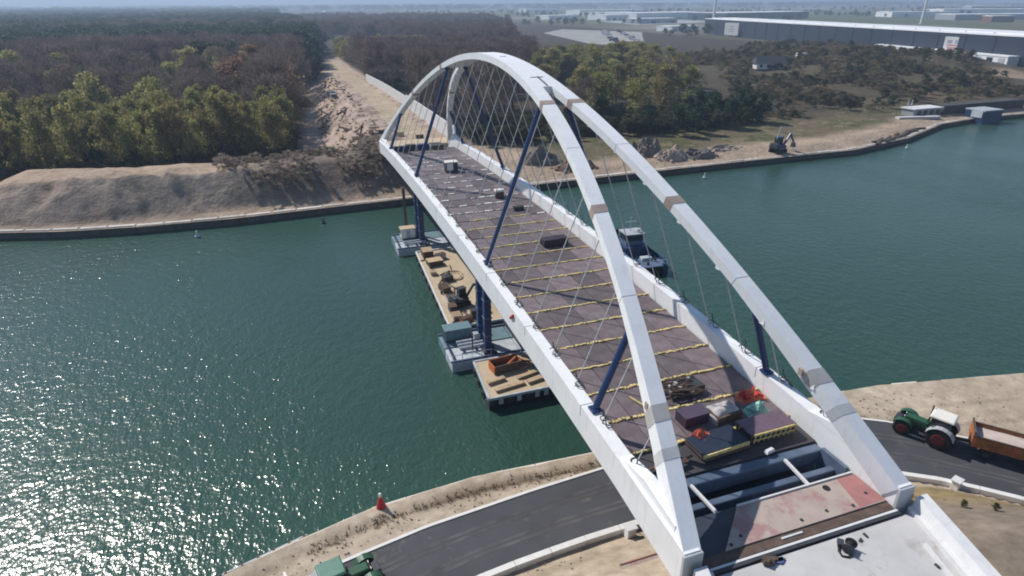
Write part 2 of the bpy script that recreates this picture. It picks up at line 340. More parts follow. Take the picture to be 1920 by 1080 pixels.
def grid_obj(name, xs, vs, base, fn):
    X, V = np.meshgrid(xs, vs); Y = base(X) + V
    z, c = fn(X, Y); h, wn = X.shape
    co = np.stack([X, Y, z], -1).reshape(-1, 3)
    i = np.arange(h*wn).reshape(h, wn); q = np.stack([i[:-1, :-1], i[:-1, 1:], i[1:, 1:], i[1:, :-1]], -1).reshape(-1, 4)
    if vs[-1] < vs[0]: q = q[:, ::-1]
    me = bpy.data.meshes.new(name); me.vertices.add(len(co)); me.vertices.foreach_set('co', co.ravel())
    me.loops.add(q.size); me.loops.foreach_set('vertex_index', q.ravel().astype(np.int32)); me.polygons.add(len(q))
    me.polygons.foreach_set('loop_start', np.arange(0, q.size, 4, dtype=np.int32)); me.polygons.foreach_set('loop_total', np.full(len(q), 4, np.int32))
    me.polygons.foreach_set('use_smooth', [True]*len(q))
    me.update(calc_edges=True)
    at = me.attributes.new('Col', 'FLOAT_COLOR', 'POINT'); at.data.foreach_set('color', np.concatenate([c.reshape(-1, 3), np.ones((len(co), 1))], 1).ravel())
    me.materials.append(TERRN if name == 'near_ground' else TERR); o = bpy.data.objects.new(name, me); C.objects.link(o); return struct(o)
xs = np.concatenate([np.geomspace(9000, 125, 26)*-1, np.arange(-120, 260, 1.0), np.arange(260, 460, 3), np.geomspace(465, 12000, 26)])
vs = np.concatenate([[-.7, 0.], np.arange(.7, 60, .8), np.arange(60, 200, 3.2), np.geomspace(205, 14000, 46)])
# beyond the straight reach the base line flattens so the grid stays regular
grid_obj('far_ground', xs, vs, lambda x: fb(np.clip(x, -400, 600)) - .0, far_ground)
xs2 = np.concatenate([np.geomspace(3000, 72, 14)*-1, np.arange(-70, 60, .6), np.geomspace(61, 3000, 14)])
vs2 = -np.concatenate([np.arange(.3, 34, .55), np.geomspace(35, 3000, 22)])
grid_obj('near_ground', xs2, vs2, lambda x: nb(np.clip(x, -400, 400)), near_ground)
def gz(x, y): return float(far_ground(np.array([float(x)]), np.array([float(y)]))[0][0])
def gzn(x, y): return float(near_ground(np.array([float(x)]), np.array([float(y)]))[0][0])

wm = MB(); wm.add([(-9000,-4000,WATER),(9000,-4000,WATER),(9000,4000,WATER),(-9000,4000,WATER)], [(0,1,2,3)])
struct(wm.build('water', water_mat()))

def resample(P, a, b, step):
    x = np.arange(a, b, .25); y = np.interp(x, P[:,0], P[:,1]); d = np.r_[0, np.cumsum(np.hypot(np.diff(x), np.diff(y)))]
    t = np.arange(0, d[-1], step); return np.stack([np.interp(t, d, x), np.interp(t, d, y)], -1)
def ribbon(mb, A, z0, z1, w0, w1):
    """solid strip along a polyline, from offset w0 to w1 (positive = left of travel)"""
    n = len(A); T = np.gradient(A, axis=0); T /= np.linalg.norm(T, axis=1, keepdims=True); Nn = np.stack([-T[:,1], T[:,0]], -1)
    a, b = A+Nn*w0, A+Nn*w1; vs = []
    for i in range(n): vs += [(*a[i], z0), (*b[i], z0), (*b[i], z1), (*a[i], z1)]
    fs = [(4*i+j, 4*i+4+j, 4*i+4+(j+1) % 4, 4*i+(j+1) % 4) for i in range(n-1) for j in range(4)] + [(0,1,2,3), (4*n-1,4*n-2,4*n-3,4*n-4)]
    mb.add(vs, [f[::-1] for f in fs] if w1 > w0 else fs); return mb
# shore walls with separate coping blocks
def shore(name, P, a, b, step, out, top, capw, wallm, capm, gap):
    A = resample(P, a, b, 1.5); wall = ribbon(MB(), A, WATER-2, top-.42, *( (0.02, capw*.8) if out > 0 else (-capw*.8, -.02) )).build(name, wallm)
    struct(wall); B = resample(P, a, b, step)
    for p, q in zip(B[:-1], B[1:]):
        d = (q-p); L = np.linalg.norm(d); d /= L; nrm = np.array((-d[1], d[0]))*out; c = (p+q)/2 + nrm*(capw/2-.06)
        MB().box((c[0], c[1], top-.21+random.uniform(-.09, .04)), (L-gap*random.uniform(.3, 2.2), capw+random.uniform(-.1, .1), .42), math.atan2(d[1], d[0])).build('coping_block', capm, wall)
    return wall
shore('far_shore_wall', FB, -140, 260, 5.0, 1, -8.4, 1.0, SHEETP, mat('weathered_coping', (.50,.47,.43), .9, .2, .25, .2, rnd=.18, stain=((.24,.2,.17), .58, .35)), .3)
shore('near_shore_wall', NB, -50, 62, 3.0, -1, -8.25, 1.25, SHEETP, COPE, .03)

# quay road, kerbs
ra = resample(RF, -60, 58, 1.0); rb_ = np.stack([np.interp(np.linspace(0, 1, len(ra)), np.linspace(0, 1, 400), np.interp(np.linspace(0, 1, 400), np.linspace(0, 1, len(resample(RN, -60, 52, .5))), resample(RN, -60, 52, .5)[:, k])) for k in (0, 1)], -1)
rm = MB(); n = len(ra); vs_ = []
for i in range(n): vs_ += [(*ra[i], -7.80), (*rb_[i], -7.80), (*rb_[i], -8.1), (*ra[i], -8.1)]
rm.add(vs_, [(4*i+j, 4*i+(j+1) % 4, 4*i+4+(j+1) % 4, 4*i+4+j) for i in range(n-1) for j in range(4)])
road = struct(rm.build('quay_road', ASPH))
tk = MB()
for o_ in (.28, .36, .62, .70):          # dusty wheel tracks along the road, thin worn films
    A = ra*(1-o_) + rb_*o_; ribbon(tk, A, -7.799, -7.793, -.16, .16)
tk.build('wheel_track', mat('dusty_track', (.085, .083, .086), .9, .35, .5), road)
lk = ribbon(MB(), resample(RF, -58, 56, .8), -8.05, -7.72, -.05, .22).build('kerb', LINE, road)
def kerb_blocks(P, a, b, step, off, wd, z0, z1, m, nm, gap=.06):
    B = resample(P, a, b, step)
    for p, q in zip(B[:-1], B[1:]):
        d = q-p; L = np.linalg.norm(d); d /= L; nrm = np.array((-d[1], d[0])); c = (p+q)/2 + nrm*off
        MB().box((c[0], c[1], (z0+z1)/2), (L-gap, wd, z1-z0), math.atan2(d[1], d[0])).build(nm, m, road)
kerb_blocks(RN, -30, 50, 3.0, -.28, .5, -8.1, -7.38, LINE, 'kerb_beam')
for k, (x, y, lab) in enumerate(((-5.9, 9.9, 'squat white concrete post on the kerb left of the bridge end'), (22.9, 5.3, 'squat white concrete post on the kerb in front of the green tractor'))):
    t = thing('concrete_post', lab, 'post', (x, y, -7.9), .3 if k else 0)
    MB().box((0,0,.55), (.75,.6,1.1), taper=.94).build('shaft', LINE, t, bevel=.03); MB().box((0,0,1.16), (.92,.76,.12)).build('cap', WCONC, t, bevel=.02)

# ------------------------------------------------------------------ the bridge
L = 124.2; W = 16.0; CAMB = 1.81; GH = 1.705; GD = 2.5; RISE = 22.62; ZK = 1.576; TI = .3311
sf = lambda y: 4*(y/L)*(1-y/L); dz = lambda y: CAMB*sf(y); az = lambda y: ZK + RISE*sf(y); ax = lambda y: W/2 - TI*(az(y)-GH)
bridge = thing('arch_bridge', 'white steel basket-handle arch bridge under construction across the green canal', 'bridge')
def loft(secs, closed=True):
    n = len(secs[0]); vs = [v for s in secs for v in s]; k = len(secs)
    fs = [(i*n+j, i*n+(j+1) % n, (i+1)*n+(j+1) % n, (i+1)*n+j) for i in range(k-1) for j in range(n)] + [tuple(range(n-1, -1, -1)), tuple((k-1)*n+j for j in range(n))]
    return MB().add(vs, fs)
def arch_sec(y, xl, xr, dep):
    t = Vector((0, 1, RISE*4/L*(1-2*y/L))); t.normalize(); nn = Vector((0, -t.z, t.y)); top = Vector((0, y, az(y)))
    return [(xl, top.y-nn.y*dep, top.z-nn.z*dep), (xr, top.y-nn.y*dep, top.z-nn.z*dep), (xr, top.y, top.z), (xl, top.y, top.z)]
BWF = lambda y: 1.16 + .55*max(0, sf(y)-.3)**1.3 * (1 if y < 70 else .45)
DEP = lambda y: (.78 if y < 62 else .70) + .85*max(0, 1-y/15) + .3*max(0, 1-(L-y)/16)
YA, YB = 43.4, L-40.5
for sg in (-1, 1):
    for ya, yb in ((0.02, YA+1.5), (YB-2, L-.02)):
        ys = np.linspace(ya, yb, 26)
        loft([arch_sec(y, sg*ax(y)-BWF(y)/2, sg*ax(y)+BWF(y)/2, DEP(y)) for y in ys]).build('arch_rib', WHITE, bridge)
    for yj, ln, m_, ex in ((39.2, .9, JOINT, .03), (22.6, .85, JOINT, .03), (6.9, .95, mat('warm_grey_primer', (.46,.44,.42), .5, .12, 1.0), .02), (4.7, .6, mat('pale_grey_primer', (.56,.56,.56), .5, .1, 1.0), .015), (L-22.6, 1.0, JOINT, .03), (L-39.2, 1, JOINT, .03)):
        ys = np.linspace(yj-ln/2, yj+ln/2, 4); secs = []
        for y in ys:
            s_ = arch_sec(y, sg*ax(y)-BWF(y)/2-ex, sg*ax(y)+BWF(y)/2+ex, DEP(y)+ex*2)
            t = Vector((0, 1, RISE*4/L*(1-2*y/L))).normalized(); nn = Vector((0, -t.z, t.y))
            secs.append([(a, b+nn.y*ex, c+nn.z*ex) for a, b, c in s_])
        loft(secs).build('joint_plate', m_, bridge)
    for yj in (14.6, 30.5, L-30):
        secs = []
        for y in (yj-.02, yj+.02):
            s_ = arch_sec(y, sg*ax(y)-BWF(y)/2-.012, sg*ax(y)+BWF(y)/2+.012, DEP(y)+.024)
            t = Vector((0, 1, RISE*4/L*(1-2*y/L))).normalized(); nn = Vector((0, -t.z, t.y)); secs.append([(a, b+nn.y*.012, c+nn.z*.012) for a, b, c in s_])
        loft(secs).build('weld_seam', GREYP, bridge)
    # flag-shaped bracket on the inner web beside the lower joint
    y = 7.9; MB().box((sg*ax(y)+(-.66), y, az(y)-.75), (.12, .35, .55)).build('lifting_bracket', JOINT, bridge)
ys = np.linspace(YA, YB, 40)
crown = loft([arch_sec(y, -ax(y)-BWF(y)/2-.01, ax(y)+BWF(y)/2+.01, .85) for y in ys]).build('crown_plate', WHITE, bridge)
for y in (46.6, 58.5, L-53.5):           # welded transverse seams on the crown
    t = Vector((0, 1, RISE*4/L*(1-2*y/L))).normalized(); nn = Vector((0, -t.z, t.y)); xw = ax(y)*.75
    c = Vector((0, y, az(y))) + nn*.02; MB().beam(c-Vector((xw, 0, 0)), c+Vector((xw, 0, 0)), .22, .06).build('seam', GREYP, bridge)
pz = [Vector((.1, y, az(y)+.03)) for y in np.linspace(43.6, 46.6, 5)]
for a, b in zip(pz[:-1], pz[1:]): pass
MB().tube(pz, .09, 6).build('seam', DARK, bridge)
# tie girders
for sg in (-1, 1):
    xo, xi = sg*8.62, sg*7.56
    ys = np.linspace(0, L, 60); lo, hi = min(xo, xi), max(xo, xi)
    gsec = []
    for y in ys:
        ed = .0; top = dz(y)+GH; bot = dz(y)+GH-GD-.3*max(0, 1-min(y, L-y)/8)
        lean = .22 if sg < 0 else 0           # outer web of the near girder leans out towards its foot
        gsec.append([(lo - (lean*0), y, bot), (hi + (0.12 if sg > 0 else 0), y, bot), (hi, y, top), (lo, y, top)])
    g = loft(gsec).build('tie_girder', GIRD, bridge)
    for i, y in enumerate(np.arange(14.2, L-6, 12.4)):
        MB().box(((xo+xi)/2, y, dz(y)+GH-.45), (1.10, .07, .94)).build('field_seam', GREYP, g)
    # gusset where arch meets tie
    for y0, d in ((0, 1), (L, -1)):
        yy = [y0+d*q for q in (1.5, 5.2, 8.2)]
        pl = [(yy[0], dz(yy[0])+GH-.1), (yy[2], dz(yy[2])+GH-.1), (yy[2], dz(yy[2])+GH+.02), (yy[1], dz(yy[1])+GH+.75), (yy[0], az(yy[0])-.3)]
        x0, x1 = sg*7.95-.42, sg*7.95+.42
        m_ = MB(); n = len(pl); m_.add([(x0, a, b) for a, b in pl]+[(x1, a, b) for a, b in pl], [tuple(range(n)), tuple(range(2*n-1, n-1, -1))]+[(i, i+n, (i+1) % n+n, (i+1) % n) for i in range(n)])
        m_.build('gusset', WHITE, bridge)
    # end faces
    MB().box((sg*8.09, -.08, .5), (1.3, .22, 2.3)).build('end_plate', GREYP, bridge, bevel=.03)
    MB().box((sg*8.09, L+.08, .5), (1.3, .22, 2.3)).build('end_plate', GREYP, bridge)
# hangers, struts
CR = [6.2+3.65*k for k in range(31)]
for sg in (-1, 1):
    for k, y in enumerate(7.03+4.786*np.arange(24)):
        y = float(y)
        zb = dz(y)+GH; zt = az(y)-.7/ math.cos(math.atan(RISE*4/L*(1-2*y/L)))*.98; xb, xt = sg*8.0, sg*(ax(y))
        if zt-zb < 1.2: continue
        MB().tube([(xb, y, zb), (xt, y, zt)], .05, 6).build('hanger', CABLE, bridge)
        MB().box((xt-.45, y, zt+.05), (.1, .5, .8)).build('hanger_bracket', WHITE, bridge)
        if y < 62:
            a = random.uniform(0, 6); ex = -.45
            pts = [(xb+.35+.42*math.cos(a+t*1.0)*(.6+.05*t), y+ex+.5*math.sin(a+t)+.1*t, zb+.06+.03*t) for t in np.linspace(0, 7.4, 18)]
            pts = [(min(max(p[0], sg*8-.45), sg*8+.62), p[1], p[2]) for p in pts]
            MB().tube([(xb, y, zb+1.3), (xb+.15, y-.1, zb+.7)]+pts, .045, 5).build('cable_loop', DARK, bridge)
    for y in (13.3, 41.3, L-41.3, L-13.3):
        zt = az(y)-.7; m_ = MB(); m_.tube([(sg*7.9, y, dz(y)+GH), (sg*ax(y), y, zt)], .27, 10); m_.sm = False
        o = m_.build('support_strut', NAVY, bridge)
        for q in (.02, .98):
            p = Vector((sg*7.9, y, dz(y)+GH)).lerp(Vector((sg*ax(y), y, zt)), q); MB().box(p, (.8, .8, .18)).build('strut_flange', NAVY, o)
MB().tube([(-8.64, 30.6, 1.9), (-8.72, 29.6, 2.6)], .17, 8).build('red_flag_tube', RED, bridge)
# deck
ys = np.linspace(6.9, L-6, 40)
loft([[(-7.5, y, dz(y)-.9), (7.5, y, dz(y)-.9), (7.5, y, dz(y)-.07), (-7.5, y, dz(y)-.07)] for y in ys]).build('deck_slab', DECK, bridge)
XC = [-7.5, -4.5, -1.5, 1.5, 4.5, 7.5]
pm = MB().box((0, 0, -.03), (2.92, 3.44, .10)).mesh('deck_panel', PANEL)
def strip_mesh(seed, m, long):
    r_ = random.Random(seed); b = MB(); x = -1.45
    while x < 1.4:
        ln = r_.uniform(.25, .5) if long else r_.uniform(.5, .9)
        if long or r_.random() < .45: b.box((x+ln/2, r_.uniform(-.06, .06), .04+r_.uniform(0, .05)), (ln*r_.uniform(.6, 1), r_.uniform(.12, .27), .08+r_.uniform(0, .09)), r_.uniform(-.2, .2))
        x += ln*(1.0 if long else 1.6)
    if not long: b.box((r_.uniform(-.6,.6),0,.09), (1.1,.3,.16))
    return b.mesh('edge_strip', m)
SL = [strip_mesh(i, STRIP, True) for i in range(5)]; SSH = [strip_mesh(20+i, STRIPW, False) for i in range(5)]
for k in range(len(CR)-1):
    ya, yb = CR[k], CR[k+1]; ym = (ya+yb)/2; tilt = math.atan(CAMB*4/L*(1-2*ym/L))
    for i in range(5):
        xm = (XC[i]+XC[i+1])/2
        if k > 0:
            o = link('deck_panel', pm, bridge, (xm, ym, dz(ym)+random.uniform(-.012, .02))); o.rotation_euler = (tilt, random.uniform(-.004, .004), 0)
        if k > 0 and ya < 105:
            near = ya < 60 + random.uniform(-8, 8)
            if near or (i+k) % 2 == 0 or random.random() < .4:
                o = link('edge_strip', random.choice(SL if near else SSH), bridge, (xm, ya, dz(ya)-.005))
                o.rotation_euler = (0, 0, math.pi*random.randint(0, 1))
                if near: o.scale = (1, 1, 1.0)
# near end bay: opening in the deck, cross beams, slab
e = bridge
MB().box((0, 4.7, -1.85), (15.0, 6.2, .1)).build('bay_void_shade', VOID, e)  # dark plate closing the opening, its colour stands in for the shaded void below
MB().box((0, 6.45, -.45), (15.0, .85, 1.2)).build('edge_beam', BLUEST, e, bevel=.12)
MB().box((0, 4.75, -.92), (15.0, .55, 1.0)).build('cross_beam', BLUEST, e, bevel=.1)
MB().box((7.35, 4.9, -.7), (.3, 2.3, 2.1)).build('side_plate', BLUEST, e)
for xa, xb in ((-4.0, -3.85), (3.9, 3.65)): MB().beam((xa, 6.0, .22), (xb, 3.35, .2), .2, .18).build('cross_bar', WCONC, e)
MB().prism([(-5.2, .55), (7.5, .55), (7.5, 3.3), (-2.3, 3.3)], -.55, .2).build('end_slab', PINK, e)
MB().prism([(5.3, .62), (7.46, .62), (7.46, 3.2), (5.9, 3.2)], .16, .212).build('red_patch', REDP, e)
MB().box((2.55, 3.36, .06), (9.6, .12, .5)).build('slab_lip', WCONC, e)
MB().prism([(-7.5, .5), (-5.22, .5), (-2.32, 3.28), (-2.32, 3.5), (-7.5, 3.5)], -.5, .06).build('membrane_sheet', MEMB, e)
for x, y in ((-3.6, 1.2), (.9, 1.0), (3.0, 1.1), (5.0, .9), (6.7, 1.5), (-4.6, .8)): MB().tube([(x, y, .19), (x, y, .26)], .11, 8).build('drain_cap', DARK, e)
MB().tube([(4.55, 2.75, .19), (4.55, 2.75, .27)], .24, 12).build('drain_hole', BLACK, e)
MB().box((-.2, .2, -.2), (15.4, .68, .62)).build('end_beam', RUST, e)
for y, m_, ww in ((-.30, WCONC, .16), (-.52, DARK, .2)): MB().box((.2, y, .06), (14.6, ww, .16)).build('joint_rail', m_, e)
MB().box((-.5, .24, .135), (1.6, .12, .06)).build('joint_rail', WCONC, e)
# kerb upstand along deck just past the bay: rusty formwork edge
MB().box((-5.9, 8.2, .05), (2.9, 2.6, .1)).build('board_floor', DWOOD, e)

# abutment and approach
ab = thing('bridge_abutment', 'pale concrete bridge abutment and approach slab below the near end', 'abutment', (0, -3, -8))
MB().box((0, -.4, -5.2), (16.6, 2.9, 7.4)).build('abutment_wall', SCONC, ab, True)
MB().prism([(-7.1, -.72), (8.6, -.72), (6.0, -9), (1.5, -22), (-14, -22), (-9.5, -9)], -1.6, 0.0).build('approach_slab', CONC, ab, True)
def wing(pts, nm, inner):
    m_ = MB(); secs = []
    for (x, y), s_ in zip(pts, (0, 1, 2)): secs.append([(x-.75*inner, y, -1.7), (x+.75*inner, y, -1.7), (x+.6*inner, y, 1.0), (x-.25*inner, y, 1.0), (x-.45*inner, y, .35), (x-.75*inner, y, .3)])
    n = 6; vs = [v for s in secs for v in s]; fs = [(i*n+j, i*n+(j+1) % n, (i+1)*n+(j+1) % n, (i+1)*n+j) for i in range(2) for j in range(n)]+[tuple(range(n-1, -1, -1)), tuple(2*n+j for j in range(n))]
    m_.add(vs, fs).build(nm, WCONC, ab, True)
wing([(9.0, -.45), (7.0, -7.2), (2.8, -22)], 'wing_wall', 1)
wing([(-7.65, -.55), (-10.1, -9), (-14.5, -22)], 'wing_wall', -1)
MB().beam((6.7, -3.0, .1), (4.6, -10, .1), .16, .22).build('kerb_rail', WCONC, ab, True)
MB().prism([(-8.9, 2.4), (-5.6, 2.4), (-5.6, 6.2), (-8.9, 6.2)], -9, -5.75).build('footing_block', PINK, ab, True)
MB().box((-7.25, 6.22, -5.72), (3.3, .09, .08)).build('red_tape', REDP, ab, True)

# ---- far abutment & road side wall
fa = thing('bridge_abutment', 'concrete bridge abutment under the far end of the white bridge', 'abutment', (0, L+2, -8))
MB().box((0, L+1.6, -5), (17, 2.8, 7.6)).build('abutment_wall', SCONC, fa, True)
MB().prism([(-8.6, L+.4), (8.6, L+.4), (8.8, L+7), (-8.8, L+7)], -1.2, -.02).build('approach_slab', SANDD, fa, True)
rwall = thing('retaining_wall', 'long white panel retaining wall beside the sandy road beyond the bridge', 'wall', (9, 150, 0))
wp = [(9.6, L+.6), (9.4, 134), (9.2, 150), (8.9, 170), (8.6, 190), (8.2, 210), (7.8, 232), (7.4, 256), (7, 280)]
WP = resample(np.array([(b, a) for a, b in wp]), L+.8, 280, 3.0)
for p, q in zip(WP[:-1], WP[1:]):
    d = q-p; Lq = np.linalg.norm(d); c = (p+q)/2; h = 4.0 if c[0] < 185 else 3.4
    zb = -.5 - 5.6*float(sstep(190, 430, np.array([c[0]]))[0])
    MB().box((c[1], c[0], zb+h/2), (.35, Lq-.09, h+random.uniform(-.05, .05)), math.atan2(-d[1], d[0])*1).build('wall_panel', WCONC, rwall, True)

# ------------------------------------------------------------------ things on the deck and slab
def on(x, y, h=.02): return (x, y, dz(max(0, y))+h)
def rough_pile(name, label, cat, loc, rx, ry, h, m, seed, n=26, group=None):
    """a lumpy heap: many tilted blocks settled on each other"""
    t = thing(name, label, cat, loc, group=group); r_ = random.Random(seed)
    b = MB()
    for i in range(n):
        a, q = r_.uniform(0, 6.28), math.sqrt(r_.random()); x, y = rx*q*math.cos(a), ry*q*math.sin(a); s_ = r_.uniform(.25, .55)*min(rx, ry)*.8
        b.box((x, y, max(.02, h*(1-q*q)*r_.uniform(.5, 1))*.6+s_*.12), (s_*1.5, s_, s_*.5), r_.uniform(0, 3), .8, r_.uniform(-.35, .35))
    b.build('heap', m, t); return t, b
def crate(name, label, cat, loc, d, m, m2, rz=0, group=None, slats=3):
    t = thing(name, label, cat, loc, rz, group)
    MB().box((0, 0, d[2]/2+.06), d).build('body', m, t, bevel=.03)
    for i in range(slats): MB().box((-d[0]/2+d[0]*(i+.5)/slats, 0, .04), (.12, d[1]*1.02, .08)).build('skid', m2, t)
    MB().box((0, 0, d[2]+.09), (d[0]*1.04, d[1]*1.04, .06)).build('lid', m2, t); return t
t = thing('site_cabin', 'small white and black site cabin standing alone far along the deck', 'cabin', on(.3, 91.5))
MB().box((0,0,.95), (2.3,1.7,1.8)).build('body', DARK, t, bevel=.05); MB().box((0,0,1.92), (2.5,1.9,.16)).build('roof', CREAM, t, bevel=.03)
MB().box((-.35,-.87,1.1), (1.2,.05,1.3)).build('door', CREAM, t); MB().box((.75,-.87,1.3), (.5,.05,.5)).build('window', GLASS, t)
t = thing('generator', 'red and white generator beside the blue strut on the far deck', 'generator', on(3.2, 71))
MB().box((0,0,.6), (1.4,.9,.9)).build('housing', RUST, t, bevel=.05); MB().box((0,0,1.2), (1.5,1.0,.35)).build('canopy', CREAM, t, bevel=.05); MB().tube([(.4,0,1.3),(.4,0,1.7)], .06, 6).build('exhaust', DARK, t)
for s_ in (-.5, .5): MB().box((s_, 0, .08), (.12, 1.0, .16)).build('skid', DARK, t)
crate('tool_box', 'low black tool box on the deck past the red and white generator', 'tool box', on(3.9, 63.7), (1.5,.8,.45), DARK, BLACK)
t = thing('steel_rack', 'long dark plum steel rack lying across the middle of the deck', 'rack', on(3.4, 48.4), .05)
MB().box((0,0,.55), (3.4,1.5,.9)).build('load', mat('plum_steel', (.035,.022,.035), .6, .3), t, bevel=.04)
for x in (-1.5, -.5, .5, 1.5): MB().box((x,0,.06), (.16,1.7,.12)).build('skid', DWOOD, t); MB().box((x,-.8,.6), (.08,.08,1.15)).build('upright', DARK, t)
# near pile of rebar / machinery
t = thing('rebar_stack', 'tangled brown heap of reinforcing bars behind the dark purple crate', 'rebar', on(.9, 15.2))
r_ = random.Random(3); b = MB()
for i in range(46):
    y = r_.uniform(-.9, .9); x = r_.uniform(-.5, .5); b.beam((x-1.4, y, .15+r_.uniform(0, .8)), (x+1.4, y+r_.uniform(-.6, .6), .12+r_.uniform(0, .7)), .06, .06)
b.build('bars', RUST, t); b = MB()
for i in range(9): b.box((r_.uniform(-1.3, 1.3), r_.uniform(-.8, .8), r_.uniform(.4, .9)), (r_.uniform(.2, .5), .2, r_.uniform(.15, .4)), r_.uniform(0, 3))
b.build('clamps', TARPG, t); MB().box((1.3, .1, .35), (1.5, 1.5, .6), .1).build('bundle', DARK, t, bevel=.05)
crate('purple_crate', 'dark purple lidded crate beside the grey tarpaulin stack', 'crate', on(-.2, 11.7), (2.2,1.35,.85), mat('dark_purple', (.045,.03,.05), .5, .2), mat('purple_lid', (.085,.06,.095), .5, .15), .06)
t = thing('tarpaulin_stack', 'stack under a wrinkled grey white tarpaulin in the middle of near deck', 'stack', on(2.5, 11.6), .1); t.scale = (.78, .8, .85)
gx = np.linspace(-1, 1, 15); X, Y = np.meshgrid(gx, gx); Z = 1.25*(1-np.maximum(np.abs(X), np.abs(Y))**5)*(.85+.25*fbm(X*3, Y*3, 1, 3, 5))
m_ = MB(); m_.add([(a*1.75, b2*1.15, c) for a, b2, c in zip(X.ravel(), Y.ravel(), Z.ravel())], [(i*15+j, i*15+j+1, i*15+15+j+1, i*15+15+j) for i in range(14) for j in range(14)]); m_.sm = True
m_.build('tarpaulin', TARPG, t); MB().box((0,-.2,.4), (3.0,2.0,.7)).build('load', RUST, t)
def tarp_heap(name, label, loc, rx, ry, h, m, seed, cat='heap', m2=None):
    t = thing(name, label, cat, loc); k = 17; g = np.linspace(-1, 1, k); X, Y = np.meshgrid(g, g); rr = np.sqrt(X**2+Y**2)
    Z = np.clip(1-rr**2.2, 0, 1)*h*(.75+.9*fbm(X*2.4+seed, Y*2.4, 1, 4, seed)); Z = np.clip(Z, 0, None)+.01
    b = MB(); b.add([(a*rx, c*ry, z) for a, c, z in zip(X.ravel(), Y.ravel(), Z.ravel())], [(i*k+j, i*k+j+1, i*k+k+j+1, i*k+k+j) for i in range(k-1) for j in range(k-1)])
    b.build('sheet', m, t)
    r_ = random.Random(seed); q = MB()
    for i in range(7): q.box((r_.uniform(-.7,.7)*rx, r_.uniform(-.7,.7)*ry, h*r_.uniform(.3,.6)), (rx*.5, .18, .16), r_.uniform(0,3))
    q.build('bars', m2 or m, t); return t
tarp_heap('red_net_heap', 'crumpled orange red netting heap beside the right girder', on(6.1, 12.9), 1.25, .75, .75, TARPR, 4, 'netting', RED)
tarp_heap('mint_bag_heap', 'pale mint green bags piled just in front of the orange netting', on(5.4, 11.2), 1.05, .7, .85, MINT, 9, 'bags')
tarp_heap('red_net_heap', 'crumpled red netting heap next to the left arch foot', on(-.9, 9.5), 1.1, .8, .9, TARPR, 13, 'netting', mat('dark_red', (.20,.035,.03), .7, .2))
t = thing('formwork_panel', 'large dark blue formwork panel lying flat near the deck opening', 'formwork', on(-.3, 8.55, .1), .07); t.scale = (.9, .92, 1)
MB().box((.3,.2,.42), (4.6,2.3,.12)).build('face_sheet', mat('blue_black_film', (.022,.03,.05), .45, .2), t, bevel=.02)
for x in (-1.9, -.6, .7, 2.1): MB().box((x, .2, .2), (.12, 2.2, .34)).build('rib', DWOOD, t)
MB().box((.3,-1.0,.3), (4.6,.12,.3)).build('edge_board', STRIP, t); MB().box((.3,-1.14,.12), (4.5,.1,.14)).build('edge_board', DWOOD, t)
t = thing('work_platform', 'raised plum coloured work platform with yellow railed front near opening', 'platform', on(4.45, 8.75, .05), .02); t.scale = (.88, .9, .85)
MB().box((0,.25,.92), (4.7,2.0,.1)).build('deck_board', mat('plum_film', (.15,.10,.13), .5, .15), t)
MB().box((0,-.86,.86), (4.3,.14,.2)).build('front_rail', STRIP, t); MB().box((0,-.9,.35), (4.3,.1,.12)).build('front_rail', STRIP, t)
for x in np.linspace(-2.1, 2.1, 9): MB().beam((x,-.88,.05), (x+.22,-.88,.85), .07,.07).build('lattice_bar', STRIP, t)
for x in (-2.2, 0, 2.2):
    for y in (-.7, 1.1): MB().box((x, y, .45), (.14,.14,.88)).build('post', DWOOD, t)
r_ = random.Random(8)
for i, (x, y, rz, ln) in enumerate(((-5.9, 8.0, .3, 2.4), (-5.2, 8.6, 1.0, 2.1), (-4.4, 7.6, .1, 2.6), (-4.6, 8.9, .5, 2.0), (-3.6, 7.9, .2, 2.2), (-2.9, 14.4, 1.9, 3.0))):
    o = MB(Matrix.Translation(on(x, y, .18+.08*i % .2)) @ Matrix.Rotation(rz, 4, 'Z')).box((0,0,0), (ln,.16,.10)).build('timber_plank', STRIP if i % 2 else DWOOD)
    tag(o, 'loose timber planks scattered on the deck edge beside left arch foot', 'plank', 'loose planks by the left arch foot')
tag(MB(Matrix.Translation(on(3.3, 6.95, .12))).box((0,0,0), (.9,.35,.22), .2, .7).build('sandbag', WCONC), 'single white sandbag lying on the blue steel edge beam', 'sandbag')
# far deck clutter
for i, (x, y, d, m, lab) in enumerate(((-4.6,116.5,(1.5,1,1.1),NAVY,'navy blue machine box leftmost in the row at the far deck end'),(-2.7,117.2,(2.2,1.2,1.2),DARK,'dark grey box second in the row at the far deck end'),(.2,117,(2.6,1.2,1.2),NAVY,'navy blue long box behind the thin far strut'),(3.2,116,(2.6,1.3,.9),RUST,'brown timber crate near right end of the far row'),(3.6,120,(2.6,1.2,.7),CREAM,'cream coloured crate just behind the brown timber crate'),(-6,118,(1,1,.8),DARK,'small black box beside the far left arch foot'))):
    crate('site_box', lab, 'box', on(x, y), d, m, BLUEST if m is NAVY else DARK, random.uniform(-.1, .1))
